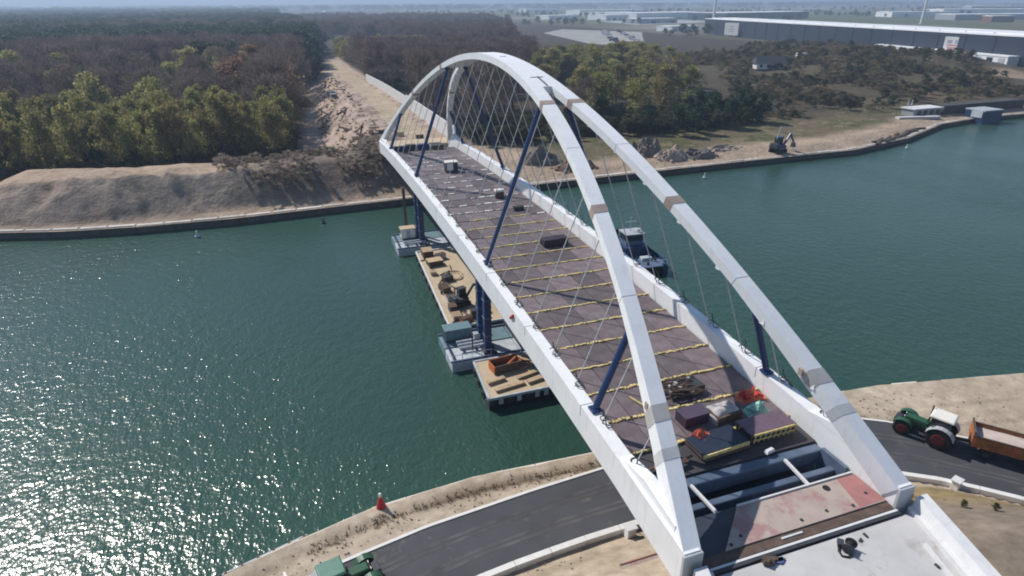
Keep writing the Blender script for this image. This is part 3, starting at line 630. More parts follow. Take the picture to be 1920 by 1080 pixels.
# things on approach slab
t = thing('cable_drum', 'black cable drum and hose lying on the pale approach slab', 'cable drum', (2.0, -1.75, 0), .5)
MB(Matrix.Rotation(R(90), 4, 'Y')).tube([(-.3,0,-.3),(-.3,0,.3)], .26, 12).build('barrel', BLACK, t)
for x in (-.33, .33): MB().wheel((x, 0, .36), .36, .08, 16).build('flange', DARK, t)
MB().tube([(-.3,-.3,.06),(-.6,-.15,.05),(-.75,.15,.05),(-.5,.4,.05),(-.1,.5,.05)], .07, 6).build('hose', BLACK, t); MB().box((.1,.5,.15), (.5,.35,.3), .4).build('motor', DARK, t)
t = thing('tool_heap', 'brown sacks and a blue sheet heaped against the joint rail', 'heap', (-3.0, -.85, 0))
b = MB()
for i in range(10): b.box((r_.uniform(-.45,.3), r_.uniform(-.25,.2), r_.uniform(.08,.3)), (.4,.28,.2), r_.uniform(0,3), .8)
b.build('sacks', RUST, t); b = MB()
for i in range(5): b.box((r_.uniform(.2,.75), r_.uniform(-.35,.0), .06), (.5,.3,.1), r_.uniform(0,3), .8)
b.build('sheet', mat('dusty_blue', (.09,.12,.24), .7, .2), t)
for x, y in ((3.3,-1.4),(3.9,-1.2),(6.0,-4.4),(5.3,-5.4),(5.7,-5.9)):
    tag(MB(Matrix.Translation((x, y, .05))).box((0,0,0), (.3,.14,.1), r_.uniform(0,3)).build('loose_clamp', DARK), 'small dark steel clamps lying on the pale approach slab', 'clamp', 'clamps left on the approach slab')

# ------------------------------------------------------------------ tractors and trailers
def tractor(label, loc, rz, roofm):
    t = thing('tractor', label, 'tractor', loc, rz)             # forward = local +Y
    MB().box((0,1.35,1.28), (.86,1.9,.72), taper=.9).build('hood', GREEN, t, bevel=.08)
    MB().box((0,2.32,1.22), (.78,.1,.6)).build('grille', BLACK, t)
    MB().box((0,1.0,.78), (.6,3.4,.5)).build('chassis', DARK, t)
    MB().box((0,2.75,.95), (1.15,.6,.55), taper=.85).build('front_weight', DARK, t, bevel=.05)
    MB().box((0,-.35,1.95), (1.5,1.55,1.25), taper=.93).build('cab', GLASS, t, bevel=.05)
    for x in (-.74, .74):
        for y in (-1.08, .38): MB().beam((x,y,1.3), (x*.94,y*.93-.02,2.6), .09,.09).build('cab_pillar', GREEN, t)
    MB().box((0,-.35,2.68), (1.72,1.85,.2), taper=.92).build('cab_roof', roofm, t, bevel=.07)
    MB().tube([(.55,.62,1.5),(.55,.62,3.0)], .06, 8).build('exhaust', DARK, t)
    for sx in (-1, 1):
        for (y, r, ww) in ((-.55, .95, .62), (2.2, .70, .5)):
            x = sx*(.98 if r > .8 else .92)
            ty = MB().wheel((x,y,r), r, ww, 24).build('tyre', BLACK, t)
            MB().wheel((x+sx*ww*.30,y,r), r*.58, ww*.5, 16).build('rim', WINERED, ty)
            lug = MB()
            for k in range(18):
                a = k*2*math.pi/18; lug.box((x+sx*(.12 if k % 2 else -.12)*ww, y+math.cos(a)*r*.995, r+math.sin(a)*r*.995), (ww*.5,.09,.07), 0, 1, a+math.pi/2)
            lug.build('tread', BLACK, ty)
            f = MB(); k = 9; r3 = r+.1; vs = []
            a0, a1 = (R(20), R(165)) if r > .8 else (R(35), R(150))
            for i in range(k):
                a = a0+(a1-a0)*i/(k-1)
                for dx, rr in ((-ww*.55, r3), (ww*.55, r3), (ww*.55, r3+.05), (-ww*.55, r3+.05)): vs.append((x+dx, y+math.cos(a)*rr, r+math.sin(a)*rr))
            f.add(vs, [(4*i+j, 4*i+4+j, 4*i+4+(j+1) % 4, 4*i+(j+1) % 4) for i in range(k-1) for j in range(4)]+[(0,1,2,3),(4*k-1,4*k-2,4*k-3,4*k-4)])
            f.build('fender', GREYP if r > .8 else GREEN, t)
    MB().box((0,-1.45,.75), (.7,.5,.25)).build('hitch', DARK, t)
    for x in (-.62, .62):
        MB().box((x*.5,2.33,1.5), (.2,.06,.14)).build('headlight', CREAM, t); MB().box((x*1.55,.55,2.3), (.22,.06,.34)).build('mirror', BLACK, t); MB().beam((x,.45,2.4), (x*1.5,.55,2.45), .04, .04).build('mirror_arm', DARK, t)
        MB().box((x*1.15,.75,.62), (.35,.5,.06)).build('step', DARK, t); MB().box((x*.9,.42,2.62), (.16,.1,.12)).build('work_light', CREAM, t)
    for z in (1.05, 1.3): 
        for x in (-.44, .44): MB().box((x,1.5,z), (.04,1.1,.1)).build('vent', BLACK, t)
    return t
def trailer(label, loc, rz, sidem, lowm, loadm, rim, ln=6.2):
    t = thing('tipping_trailer', label, 'trailer', loc, rz)      # front at local y=0, body back along -Y
    MB().box((0,-ln/2,1.0), (1.0,ln,.3)).build('chassis', DARK, t); MB().beam((0,0,.85), (0,1.6,.75), .2,.2).build('drawbar', DARK, t)
    MB().box((0,-ln/2,1.25), (2.5,ln,.14)).build('bed', lowm, t)
    for sx in (-1, 1):
        MB().box((sx*1.22,-ln/2,1.78), (.1,ln,.92)).build('side_board', sidem, t)
        MB().box((sx*1.24,-ln/2,2.3), (.16,ln,.12)).build('top_rail', rim, t)
        for y in np.linspace(-.2, -ln+.2, 6): MB().box((sx*1.30,y,1.78), (.08,.1,.95)).build('stake', lowm, t)
    MB().box((0,-.03,1.95), (2.5,.1,1.3)).build('front_board', sidem, t); MB().box((0,-ln+.03,1.78), (2.5,.1,.92)).build('tail_board', sidem, t)
    MB().box((0,-.03,2.66), (2.56,.16,.12)).build('top_rail', rim, t)
    gx = np.linspace(-1, 1, 9); gy = np.linspace(0, 1, 21); X, Y = np.meshgrid(gx, gy); Z = 1.95+.22*(1-X**2)*np.sin(Y*3.1)+.12*fbm(X*3, Y*9, 1, 3, 2)
    b = MB(); b.add([(a*1.16, -.1-c*(ln-.2), z) for a, c, z in zip(X.ravel(), Y.ravel(), Z.ravel())], [(i*9+j, i*9+9+j, i*9+9+j+1, i*9+j+1) for i in range(20) for j in range(8)]); b.sm = True
    b.build('sand_load', loadm, t)
    for y in (-1.3, -ln+2.6, -ln+1.2):
        for sx in (-1, 1):
            ty = MB().wheel((sx*.95,y,.55), .55, .42, 20).build('tyre', BLACK, t); MB().wheel((sx*1.07,y,.55), .3, .2, 12).build('rim', DARK, ty)
    return t
a = math.atan2(1.3, 2.6)
tractor('green farm tractor with cream roof standing on the asphalt road at right', (27.05, 10.9, -7.8), a, CREAM).scale = (1.1, 1.1, 1.1)
trailer('long orange tipping trailer loaded with pinkish sand behind the tractor', (28.95, 8.9, -7.8), R(40), ORANGE, BRICKR, LOADP, RUST, 7.5)
tractor('green tractor with dull green roof cut off by the bottom edge', (-27.9, 12.1, -7.8), R(-78), mat('dull_green_roof', (.10, .22, .165), .5, .15, 2))
trailer('cream edged sand trailer behind the green roofed tractor', (-30.9, 11.6, -7.8), R(-74), CREAM, CREAM, SANDD, CREAM, 5)

# red beacon on the near bank, mooring fender
t = thing('channel_beacon', 'red cone shaped channel beacon with white top on the near bank edge', 'beacon', (-23.9, 19.8, -8.27))
MB().tube([(0,0,0),(0,0,.12)], .55, 12).build('base', LINE, t); MB().tube([(0,0,.1),(0,0,1.3)], .4, 12, [.48,.13]).build('cone', RED, t)
MB().tube([(0,0,1.3),(0,0,1.5),(0,0,1.72)], .1, 10, [.06,.15,.1]).build('lamp', CREAM, t)
t = thing('mooring_fender', 'grey timber mooring fender along the near bank at the bottom', 'fender', (-33, 18.1, -8.4), .3)
MB().box((0,.25,-.2), (6.5,.12,.2)).build('rail', GREYP, t); MB().box((0,.25,-.7), (6.5,.12,.2)).build('rail', GREYP, t)
for x in np.linspace(-3, 3, 6): MB().box((x,.15,-.6), (.18,.25,1.3)).build('post', DWOOD, t)
for i, (x, y, lab) in enumerate(((68.9,107.3,'small white buoy floating beside the right arch'),(145.4,115.6,'small white buoy under the curving far bank at right'),(-23.7,103.8,'small green buoy floating left of the pontoons'),(-46.9,103.6,'small pale buoy floating below the long spoil mound'))):
    t = thing('buoy', lab, 'buoy', (x, y, WATER-.1)); MB().tube([(0,0,0),(0,0,.3),(0,0,.55),(0,0,1.1)], .4, 10, [.3,.5,.3,.08]).build('float', PONTW if i != 2 else GREEN, t); MB().tube([(0,0,1.1),(0,0,1.35)], .14, 8).build('topmark', CREAM if i != 2 else DARK, t)
# dark shrubs on the right slope are plants, made below

# ------------------------------------------------------------------ barges under the bridge
def barge(name, label, poly, top, hullm, deckm, parentless=True):
    c = np.mean(poly, axis=0); t = thing(name, label, 'barge', (c[0], c[1], WATER))
    MB().prism(poly, WATER-.6, top-.12).build('hull', hullm, t, True)
    q = [tuple(c+(np.array(p)-c)*.97) for p in poly]; MB().prism(q, top-.13, top).build('deck', deckm, t, True)
    n = len(poly)
    for i in range(n):
        a, b = Vector((*poly[i], top-.05)), Vector((*poly[(i+1) % n], top-.05)); MB().beam(a, b, .22, .3).build('rubbing_strake', WCONC if hullm is SHEETP else PONTW, t, True)
    return t
def tyres(t, a, b, n):
    for k in range(n):
        p = Vector(a).lerp(Vector(b), (k+.5)/n); pts = [(p.x-.12, p.y+.38*math.cos(q), p.z+.38*math.sin(q)) for q in np.linspace(0, 6.283, 13)]
        MB().tube(pts, .13, 6).build('tyre_fender', BLACK, t, True)
B1 = [(-10.7, 49.5), (-10.6, 53), (-9.7, 78), (-.6, 78), (-1.0, 49.5)]
mb_ = barge('sand_barge', 'long flat barge with a tan sand covered deck moored under the bridge', B1, -8.5, SHEETP, SANDD)
for x, y, z in ((-9.4, 51, -8.5), (-9.4, 60, -8.5), (-8.9, 70, -8.5), (-8.8, 77, -8.5)):
    MB().tube([(x, y, z), (x, y, z+.5)], .16, 8).build('bollard', DARK, mb_, True)
tyres(mb_, (-10.75, 50, -9.0), (-9.85, 77.5, -9.0), 9)
B2 = [(-10.6, 32.3), (-10.1, 40.2), (-2.6, 40.2), (-2.6, 32.3)]
fbg = barge('work_barge', 'short work barge with orange gear and planks nearest the camera', B2, -8.5, HULL, SANDD)
for x in np.linspace(-10.3, -2.9, 8): MB().box((x, 32.32, -9.0), (.5, .12, .9)).build('fender_post', PONTW if int(x*3) % 2 else DARK, fbg, True)
tyres(fbg, (-10.7, 32.8, -9.0), (-10.3, 39.8, -9.0), 3)
def pont(label, x0, x1, y0, y1, loc):
    t = thing('pontoon', label, 'pontoon', ((x0+x1)/2, (y0+y1)/2, WATER)); nx = 5; w_ = (x1-x0)/nx
    for i in range(nx):
        for j, (a, b, m) in enumerate(((y0, (y0+y1)/2-.15, PONTW), ((y0+y1)/2+.15, y1, PONT))):
            MB().box((x0+w_*(i+.5), (a+b)/2, -9.55), (w_-.12, b-a, 1.5)).build('float_unit', m, t, True, bevel=.06)
    for x in np.linspace(x0+.6, x1-.6, 5): MB().box((x, (y0+y1)/2, -8.72), (.3, y1-y0-.4, .16)).build('cross_girder', VOID, t, True)
    for y in (y0+.3, y1-.3): MB().box(((x0+x1)/2, y, -8.7), (x1-x0, .22, .2)).build('edge_girder', BLUEST, t, True)
    for x in np.linspace(x0+.2, -7.6, 5): MB().tube([(x, y0+.15, -8.8), (x, y0+.15, -7.75)], .035, 5).build('rail_post', PONTW, t, True)
    MB().tube([(x0+.2, y0+.15, -7.78), (-7.6, y0+.15, -7.78)], .035, 5).build('handrail', PONTW, t, True)
    return t
pn = pont('pale blue modular pontoon carrying the near pair of navy towers', -12.6, 9.5, 41.0, 48.6, 0)
pf = pont('white and blue modular pontoon carrying the far pair of navy towers', -12.4, 9.5, 80.6, 88.8, 0)
def tower(label, x, y, group=None):
    t = thing('support_tower', label, 'tower', (x, y, -8.65)); h = dz(y)+GH-GD-.05+8.65
    MB().box((0,0,.12), (1.3,1.3,.24)).build('base_plate', DARK, t)
    MB().box((0,0,h/2), (.85,.85,h-.3)).build('column', NAVY, t, bevel=.04)
    for k in range(1, 4): MB().box((0,0,h*k/4), (1.0,1.0,.16)).build('collar', BLUEST, t)
    MB().box((0,0,h-.12), (1.3,1.3,.24)).build('head_plate', DARK, t); return t
for x in (-7.7, 7.7):
    sd_ = 'left' if x < 0 else 'right'
    tower('navy steel tower under the %s girder, near pontoon, nearer of its pair' % sd_, x, 42.3); tower('navy steel tower under the %s girder, near pontoon, farther of its pair' % sd_, x, 45.2)
    tower('navy steel tower under the %s girder, far pontoon, nearer of its pair' % sd_, x, 82.4); tower('navy steel tower under the %s girder, far pontoon, farther of its pair' % sd_, x, 85.4)
t = thing('winch_frame', 'pale steel winch frame and pipes on the near pontoon beside the tower', 'winch', (-9.6, 44.2, -8.62))
for y in (-.8, 0, .8): MB().tube([(-1.4,y,.35),(1.8,y,.4)], .18, 8).build('pipe', PONTW, t)
for x in (-1, .6, 1.4): MB().box((x,0,.2), (.15,2.2,.4)).build('cradle', BLUEST, t)
MB().box((1.3,.9,.7), (.8,.7,1.0)).build('motor', GREYP, t, bevel=.05); MB().tube([(.2,-1.1,0),(.2,-1.1,2.4)], .09, 6).build('post', RUST, t)
t = thing('generator_unit', 'teal green generator container on the near pontoon end', 'generator', (-10.6, 47.0, -8.62))
MB().box((.2,0,.75), (3.4,1.8,1.4)).build('housing', PONT, t, bevel=.06); MB().box((.2,0,1.5), (3.5,1.9,.12)).build('roof', mat('pale_teal', (.13,.22,.25), .6, .1), t); MB().box((-1.52,0,.75), (.06,1.2,1.0)).build('grille', DARK, t)
t = thing('deck_house', 'cream deck house and drums on the far pontoon end', 'cabin', (-9.6, 86.3, -8.62))
MB().box((0,0,.9), (2.6,1.8,1.7)).build('walls', CREAM, t, bevel=.05); MB().box((0,0,1.8), (2.8,2,.14)).build('roof', SANDD, t)
MB().box((-1.32,0,1.1), (.06,.9,.6)).build('window', GLASS, t); MB().box((0,-.92,.85), (.7,.06,1.4)).build('door', GREYP, t)
for x in (1.8, 2.5): MB().tube([(x,.2,0),(x,.2,.9)], .3, 10).build('drum', NAVY, t)
t = thing('winch_frame', 'pale steel winch frame with pipes on the far pontoon', 'winch', (-9.6, 82.6, -8.62))
for y in (-.8, .2): MB().tube([(-1.4,y,.35),(2.4,y,.4)], .2, 8).build('pipe', PONTW, t)
for x in (-1, .6, 1.9): MB().box((x,-.3,.2), (.15,2,.4)).build('cradle', BLUEST, t)
t = thing('spud_pile', 'tall rusty spud pile standing upright beside the far pontoon', 'pile', (-9.2, 90.0, WATER))
MB().tube([(0,0,-1),(0,0,9.6)], .27, 10).build('shaft', RUST, t); MB().tube([(0,0,1.6),(0,0,2.1)], .45, 10).build('collar', DARK, t)
# barge cargo
def machine(label, loc, rz, m, boom=1):
    t = thing('mini_excavator', label, 'excavator', loc, rz)
    for x in (-.75, .75):
        tr = MB().box((x,0,.36), (.45,2.5,.62), taper=.9).build('track', BLACK, t, bevel=.12)
        for y in (-.8, 0, .8): MB().wheel((x+(.2 if x > 0 else -.2),y,.36), .22, .1, 10).build('roller', DARK, tr)
    MB().box((0,-.2,.98), (1.7,2.2,.5)).build('body', m, t, bevel=.08); MB().box((.2,-1.15,1.25), (1.6,.6,.8)).build('counterweight', DARK, t, bevel=.1)
    cb = MB().box((-.4,.35,1.75), (.9,1.2,1.2), taper=.92).build('cab', GLASS, t, bevel=.05); MB().box((-.4,.35,2.4), (.95,1.25,.1)).build('cab_roof', m, cb)
    MB().beam((.35,.7,1.2), (.35,2.0,2.9), .22,.3).build('boom', m, t); MB().beam((.35,2.0,2.9), (.35,3.1,1.4), .18,.24).build('arm', m, t)
    MB().box((.35,3.1,1.0), (.7,.6,.7), 0, .7).build('bucket', DARK, t); return t
machine('black mini excavator parked on the tan barge deck', (-7.6, 55.6, -8.5), R(-75), DARK)
t = thing('rope_coil', 'pale mooring rope laid in a loose ring on the tan barge deck', 'rope', (-6.0, 65.8, -8.48))
MB().tube([(1.3*math.cos(a)*(1+.08*math.sin(3*a)), 2.0*math.sin(a)*(1+.1*math.cos(2*a)), .08) for a in np.linspace(0, 6.0, 30)], .09, 6).build('ring', SANDD, t)
MB().tube([(.9*math.cos(a), 1.4*math.sin(a)-.2, .16) for a in np.linspace(1, 7.0, 24)], .07, 6).build('ring', WOOD, t)
t = thing('pump_unit', 'small black pump unit beside the rope ring on the barge', 'pump', (-7.4, 64.5, -8.5), .2)
MB().box((0,0,.45), (1.5,1.3,.8)).build('motor', DARK, t, bevel=.08); MB().tube([(.4,.2,.8),(.4,.2,1.5)], .1, 8).build('exhaust', BLACK, t); MB().tube([(-.8,0,.3),(-1.6,-.6,.15)], .12, 6).build('hose', BLACK, t)
crate('timber_crate', 'open brown timber crate at the far left corner of the tan barge', 'crate', (-8.3, 75.2, -8.5), (1.7,2.2,1.2), DWOOD, WOOD)
crate('timber_crate', 'low brown timber crate in front of the corner crate on the barge', 'crate', (-7.9, 71.4, -8.5), (2.4,1.8,.8), DWOOD, WOOD, .1)
crate('small_box', 'small pinkish box near the left rail in mid barge', 'box', (-9.0, 67.4, -8.5), (.9,1.1,.5), SOILP, WOOD)
crate('small_box', 'small dark box by the near tower on the barge', 'box', (-6.9, 51.2, -8.5), (.9,.9,1.1), RUST, DARK)
crate('small_box', 'pale box by the left rail at the near barge end', 'box', (-9.2, 51.9, -8.5), (1.2,1.5,.5), SANDD, WOOD)
for i, (x, y, d, m, rz, lab) in enumerate(((-8.7,61.0,(1.2,2.0,.7),RUST,.2,'rusty steel box by the left rail opposite the rope ring'),(-8.8,57.6,(.8,1.0,.5),PONTW,.1,'small white box by the left rail beside the black excavator'),(-9.2,54.0,(1.0,1.4,.9),DARK,.0,'dark grey box by the left rail in front of the black excavator'),(-6.4,73.6,(1.6,1.0,.8),GREYP,.3,'grey box right of the open timber crates'),(-8.2,50.4,(1.6,.8,.6),BRICKR,.4,'faded red box at the near end of the tan barge'),(-5.4,53.0,(1.2,1.2,1.0),DARK,.1,'black box right of the excavator on the tan barge'))):
    crate('small_box', lab, 'box', (x, y, -8.5), d, m, DWOOD, rz)
for i in range(9):
    x, y = random.uniform(-9.4, -5.8), random.uniform(50.5, 76)
    o = MB(Matrix.Translation((x, y, -8.44)) @ Matrix.Rotation(random.uniform(0, 3.1), 4, 'Z')).tube([(-1.1,0,.06),(1.1,0,.06)], .09, 6).build('steel_pipe', RUST if i % 2 else DARK)
    tag(o, 'short steel pipes strewn over the tan barge deck', 'pipe', 'pipes on the tan barge deck')
for i in range(7):
    x = -3.5+i*1.7; o = MB(Matrix.Translation((x, 44.9, -8.35))).box((0,0,.2), (.5,6.8,.55)).box((0,0,.5), (.7,6.8,.06)).build('spreader_beam', DARK)
    tag(o, 'black spreader beams laid across the near pontoon under the deck', 'beam', 'spreader beams on the near pontoon')
t = thing('orange_skip', 'rusty orange skip lying on the near work barge', 'skip', (-7.0, 37.6, -8.5), .12)
MB().box((0,0,.12), (3.4,1.7,.2)).build('floor', RUST, t)
for y in (-.85,.85): MB().box((0,y,.6), (3.4,.12,1.0)).build('side', ORANGE if y > 0 else RUST, t)
for x in (-1.7,1.7): MB().box((x,0,.55), (.12,1.7,.9)).build('end', mat('bright_orange', (.55,.14,.03), .6, .2), t)
MB().tube([(.2,-.3,.6),(1.6,.3,1.0)], .18, 8).build('pipe', BRICKR, t)
for i, (x, y, rz, ln) in enumerate(((-4.6,39.2,-.35,3.4),(-4.1,38.4,-.3,3.4),(-4.2,37.2,.35,3.0),(-4.6,35.4,.25,3.8),(-7.8,33.6,.15,3.6),(-4.2,34.0,.2,3.0),(-8.9,35.2,.2,2.2))):
    o = MB(Matrix.Translation((x, y, -8.36+.03*i)) @ Matrix.Rotation(rz, 4, 'Z')).box((0,0,0), (ln,.55,.16)).build('timber_board', WOOD)
    tag(o, 'pale timber boards lying about the near work barge deck', 'board', 'boards on the near work barge')
# ------------------------------------------------------------------ push boat
pb = thing('push_boat', 'navy push boat with grey wheelhouse right of the bridge', 'boat', (25.0, 65, WATER), R(-3))
MB().prism([(-3.0,-6.8),(3.0,-6.8),(3.3,-5.6),(3.3,6.4),(2.6,7.4),(-2.6,7.4),(-3.3,6.4),(-3.3,-5.6)], -.8, 1.45).build('hull', HULL, pb)
MB().prism([(-2.9,-6.6),(2.9,-6.6),(3.15,-5.6),(3.15,6.3),(2.5,7.2),(-2.5,7.2),(-3.15,6.3),(-3.15,-5.6)], 1.45, 1.55).build('deck', BOATB, pb)
for x in (-2.2, 2.2): MB().box((x,-7.0,.9), (.5,.5,2.4)).build('push_knee', BOATN, pb)
for s_ in (-1, 1): MB().box((s_*3.1,.3,1.85), (.12,12,.6)).build('bulwark', BOATN, pb)
dh = MB().box((0,1.6,2.3), (4.2,6.4,1.6)).build('deckhouse', BOATN, pb, bevel=.06)
for y in (-.6, 1.2, 3.0): MB().box((-2.13,y,2.5), (.06,.9,.6)).build('porthole', WIN, dh); MB().box((2.13,y,2.5), (.06,.9,.6)).build('porthole', WIN, dh)
wh = MB().box((0,.9,4.0), (3.2,2.8,1.9), taper=.92).build('wheelhouse', BOATB, pb, bevel=.05)
MB().box((0,-.52,4.3), (2.8,.08,.8)).build('window', WIN, wh); MB().box((-1.56,.9,4.3), (.08,2.2,.8)).build('window', WIN, wh); MB().box((1.56,.9,4.3), (.08,2.2,.8)).build('window', WIN, wh)
MB().box((0,.9,5.02), (3.5,3.1,.14)).build('roof', GREYP, wh)
MB().tube([(0,1.5,5.05),(0,1.5,7.4)], .09, 8).build('mast', PONTW, pb); MB().beam((-1,1.5,6.6), (1,1.5,6.6), .1,.1).build('yard', PONTW, pb); MB().tube([(.9,.3,5.1),(.9,.3,5.7)], .35, 10).build('radar', CREAM, pb)
for x in (-1.2, 1.2): MB().tube([(x,4.1,3.1),(x,4.1,4.6)], .28, 10).build('funnel', DARK, pb)
for x, y in ((-1.8,-4.6),(1.8,-4.6),(0,-5.6),(2.2,-2.8)): MB().tube([(x,y,1.55),(x,y,2.1)], .2, 8).build('bollard', BLACK, pb)
MB().box((.6,-3.6,1.85), (1.8,1.1,.55)).build('winch', PONTW, pb, bevel=.08)
for x in (-2.9, -1.45, 0, 1.45, 2.9): MB().tube([(x,-6.5,1.55),(x,-6.5,2.5)], .04, 5).build('rail_post', PONTW, pb)
MB().beam((-2.9,-6.5,2.5), (2.9,-6.5,2.5), .06,.06).build('handrail', PONTW, pb)

# ------------------------------------------------------------------ far shore things
t = machine('navy blue crawler machine with raised mast on the far sandy shore', (100.2, 118.3, gz(100.2, 118.3)), R(-80), NAVY); t.scale = (1.7, 1.7, 1.7)
MB().tube([(-.2,-.4,2.2),(.1,-.2,4.2)], .1, 6).build('mast', PONTW, t)
def mound(name, label, loc, rx, ry, h, m, seed, cat='heap'):
    t = thing(name, label, cat, loc); k = 25; g = np.linspace(-1, 1, k); X, Y = np.meshgrid(g, g); rr = np.sqrt(X**2+Y**2)
    Z = np.clip(1-rr**2.6, -.1, 1)*h*(.72+.9*fbm(X*2.2+seed, Y*2.2, 1, 4, seed))
    b = MB(); b.add([(a*rx, c*ry, z) for a, c, z in zip(X.ravel(), Y.ravel(), Z.ravel())], [(i*k+j, i*k+j+1, i*k+k+j+1, i*k+k+j) for i in range(k-1) for j in range(k-1)])
    b.build('heap_body', m, t)
    r_ = random.Random(seed); q = MB()
    for i in range(40):
        a, d = r_.uniform(0, 6.28), r_.uniform(.4, 1.15); s_ = r_.uniform(.25, .9); q.box((rx*d*math.cos(a), ry*d*math.sin(a), max(0, h*(1-d**1.7))*.75+.1), (s_*1.4, s_, s_*.8), r_.uniform(0, 3), .7, r_.uniform(-.5, .5))
    o = q.build('lumps', m, t); o['kind'] = 'stuff'; return t
mound('soil_heap', 'tall dark grey soil heap behind the right arch on far shore', (63, 127, gz(63, 127)-.3), 5.5, 4.5, 5.5, SOIL, 5)
mound('soil_heap', 'pinkish sand heap just right of the dark soil heap', (67.5, 121.5, gz(67.5, 121.5)-.3), 5, 3.4, 3.2, SOILP, 8)
mound('soil_heap', 'low brown rubble heap right of the pinkish sand heap', (76, 121, gz(76, 121)-.2), 5.5, 3, 2.2, SOIL, 12)
mound('soil_heap', 'long low pale rubble heap at the edge of the shore grass', (86, 124.5, gz(86, 124.5)-.2), 6.5, 2.2, 1.4, SOILP, 15)
mound('soil_heap', 'brown soil heap seen between the two arches on the far shore', (39, 120, gz(39, 120)-.2), 6, 3, 2.6, mat('red_brown_soil', (.20, .12, .085), .95, .25, .6, .4, 3), 19)
mound('soil_heap', 'grey mound seen between hangers behind the right girder', (33, 128, gz(33, 128)-.3), 6, 4.5, 4.2, SOIL, 23)
for i in range(16):
    x = 137+i*2.1; y = 119.2+(x-137)*.36+random.uniform(-1, 1)
    o = MB(Matrix.Translation((x, y, gz(x, y)+.3)) @ Matrix.Rotation(R(20)+random.uniform(-.25, .25), 4, 'Z')).box((0,0,0), (random.uniform(4, 6.5),.7,.55)).build('steel_beam', RUST)
    tag(o, 'rusty brown steel beams laid along the curving far bank', 'beam', 'steel beams on the far bank')
# lock head / dock block at the far right bank
t = thing('dock_block', 'white topped navy dock block on the far bank at right edge', 'dock', (209, 140, -10))
MB().box((0,0,1.8), (9,7,5)).build('body', BOATN, t); MB().box((0,0,4.45), (9.4,7.4,.4)).build('cap', GREYP, t); MB().box((-4.6,-1,3.2), (.3,4,2.4)).build('fender_panel', PONTW, t)
t = thing('dock_shed', 'low grey dock shed with pale slab roof left of the dark bank', 'shed', (189, 148.5, gz(189, 148)))
MB().box((0,0,1.2), (13,5,2.4)).build('walls', BWALL, t); MB().box((0,0,2.6), (14,6,.35)).build('roof', WCONC, t)
for x in (-4,-1,2,5): MB().box((x,-2.52,1.1), (1.8,.1,1.6)).build('opening', WIN, t)
for x in (-5.5,-3.6): MB().tube([(x,1.5,2.6),(x,1.5,5.2)], .18, 8).build('vent_pipe', PONTW, t)
tag(struct(MB().prism([(197,146),(240,147),(240,152),(197,151)], -9, -4.6).build('dock_bank', mat('dark_bank', (.06,.062,.055), .9, .3, .3)), 'structure'), 'dark sloping dock bank behind the shore at right edge', 'bank')
for x, y, ln, wd in ((182,143.5,16,2.2),):
    tag(MB(Matrix.Translation((x, y, gz(x, y)+.35)) @ Matrix.Rotation(R(-12), 4, 'Z')).box((0,0,0), (ln,wd,.7)).build('concrete_slab', CONC), 'long pale concrete slab lying in front of the dock shed', 'slab')
# logs in the cleared strip
for i in range(26):
    y = random.uniform(150, 300); xl = -21 + (y-160)*.055; x = random.uniform(xl, -7.5); ln = random.uniform(7, 15)
    rz = math.pi/2+random.uniform(-.45, .45); r0 = random.uniform(.25, .45)
    o = MB(Matrix.Translation((x, y, gz(x, y)+r0+.15)) @ Matrix.Rotation(rz, 4, 'Z')).tube([(-ln/2,0,0),(ln/2,0,.2)], r0, 7, [r0, r0*.7]).build('felled_log', WOOD if i % 3 else BARK)
    tag(o, 'felled tree trunks lying in the cleared strip left of the sandy road', 'log', 'felled logs in the clearing')
r_ = random.Random(41); q = MB()
for i in range(420):
    y = 140+170*r_.random()**1.3; x = r_.uniform(-21+(y-160)*.055, -5); s_ = r_.uniform(.2, .6)
    q.box((x, y, gz(x, y)+.12), (s_*r_.uniform(1, 4), s_*.5, s_*.5), r_.uniform(0, 3.1), .8, r_.uniform(-.3, .3))
q2 = MB()
for i in range(380):
    y = 138+150*r_.random()**1.2; x = r_.uniform(-22+(y-160)*.055, 9); s_ = r_.uniform(.15, .5)
    if abs(x-2.2) < 3.6: continue
    q2.box((x, y, gz(x, y)+.1), (s_*r_.uniform(1, 5), s_*.5, s_*.4), r_.uniform(0, 3.1), .8, r_.uniform(-.3, .3))
o = tag(q2.build('pale_litter', WOOD), 'pale splintered wood litter strewn over the churned clearing', 'litter'); o['kind'] = 'stuff'
o = tag(q.build('clearing_debris', DWOOD), 'dark stumps and branch litter strewn over the cleared strip', 'debris'); o['kind'] = 'stuff'
t = thing('log_lorry', 'dark grey lorry standing at the forest edge in the clearing', 'lorry', (-11.5, 232, gz(-11.5, 232)), .15)
MB().box((0,1.2,1.9), (2.4,5.2,2.2)).build('box_body', DARK, t, bevel=.08); MB().box((0,-2.6,1.6), (2.4,1.8,2.0)).build('cab', GREYP, t, bevel=.1); MB().box((0,-3.52,1.9), (2,.06,.8)).build('windscreen', GLASS, t)
for x in (-1.05,1.05):
    for y in (-2.4,1.6,2.8): MB().wheel((x,y,.5), .5, .35, 14).build('wheel', BLACK, t)
for i in range(3):
    x, y = 2.5-i*4, 133+i*5
    crate('site_box', ('brown timber box on the sand just past the far bridge end', 'pale timber box left of the sandy road past the bridge', 'dark timber box on the verge past the bridge')[i], 'box', (x, y, gz(x, y)), (1.8,1.2,1.0), (DWOOD, WOOD, DARK)[i], WOOD, i*.6)

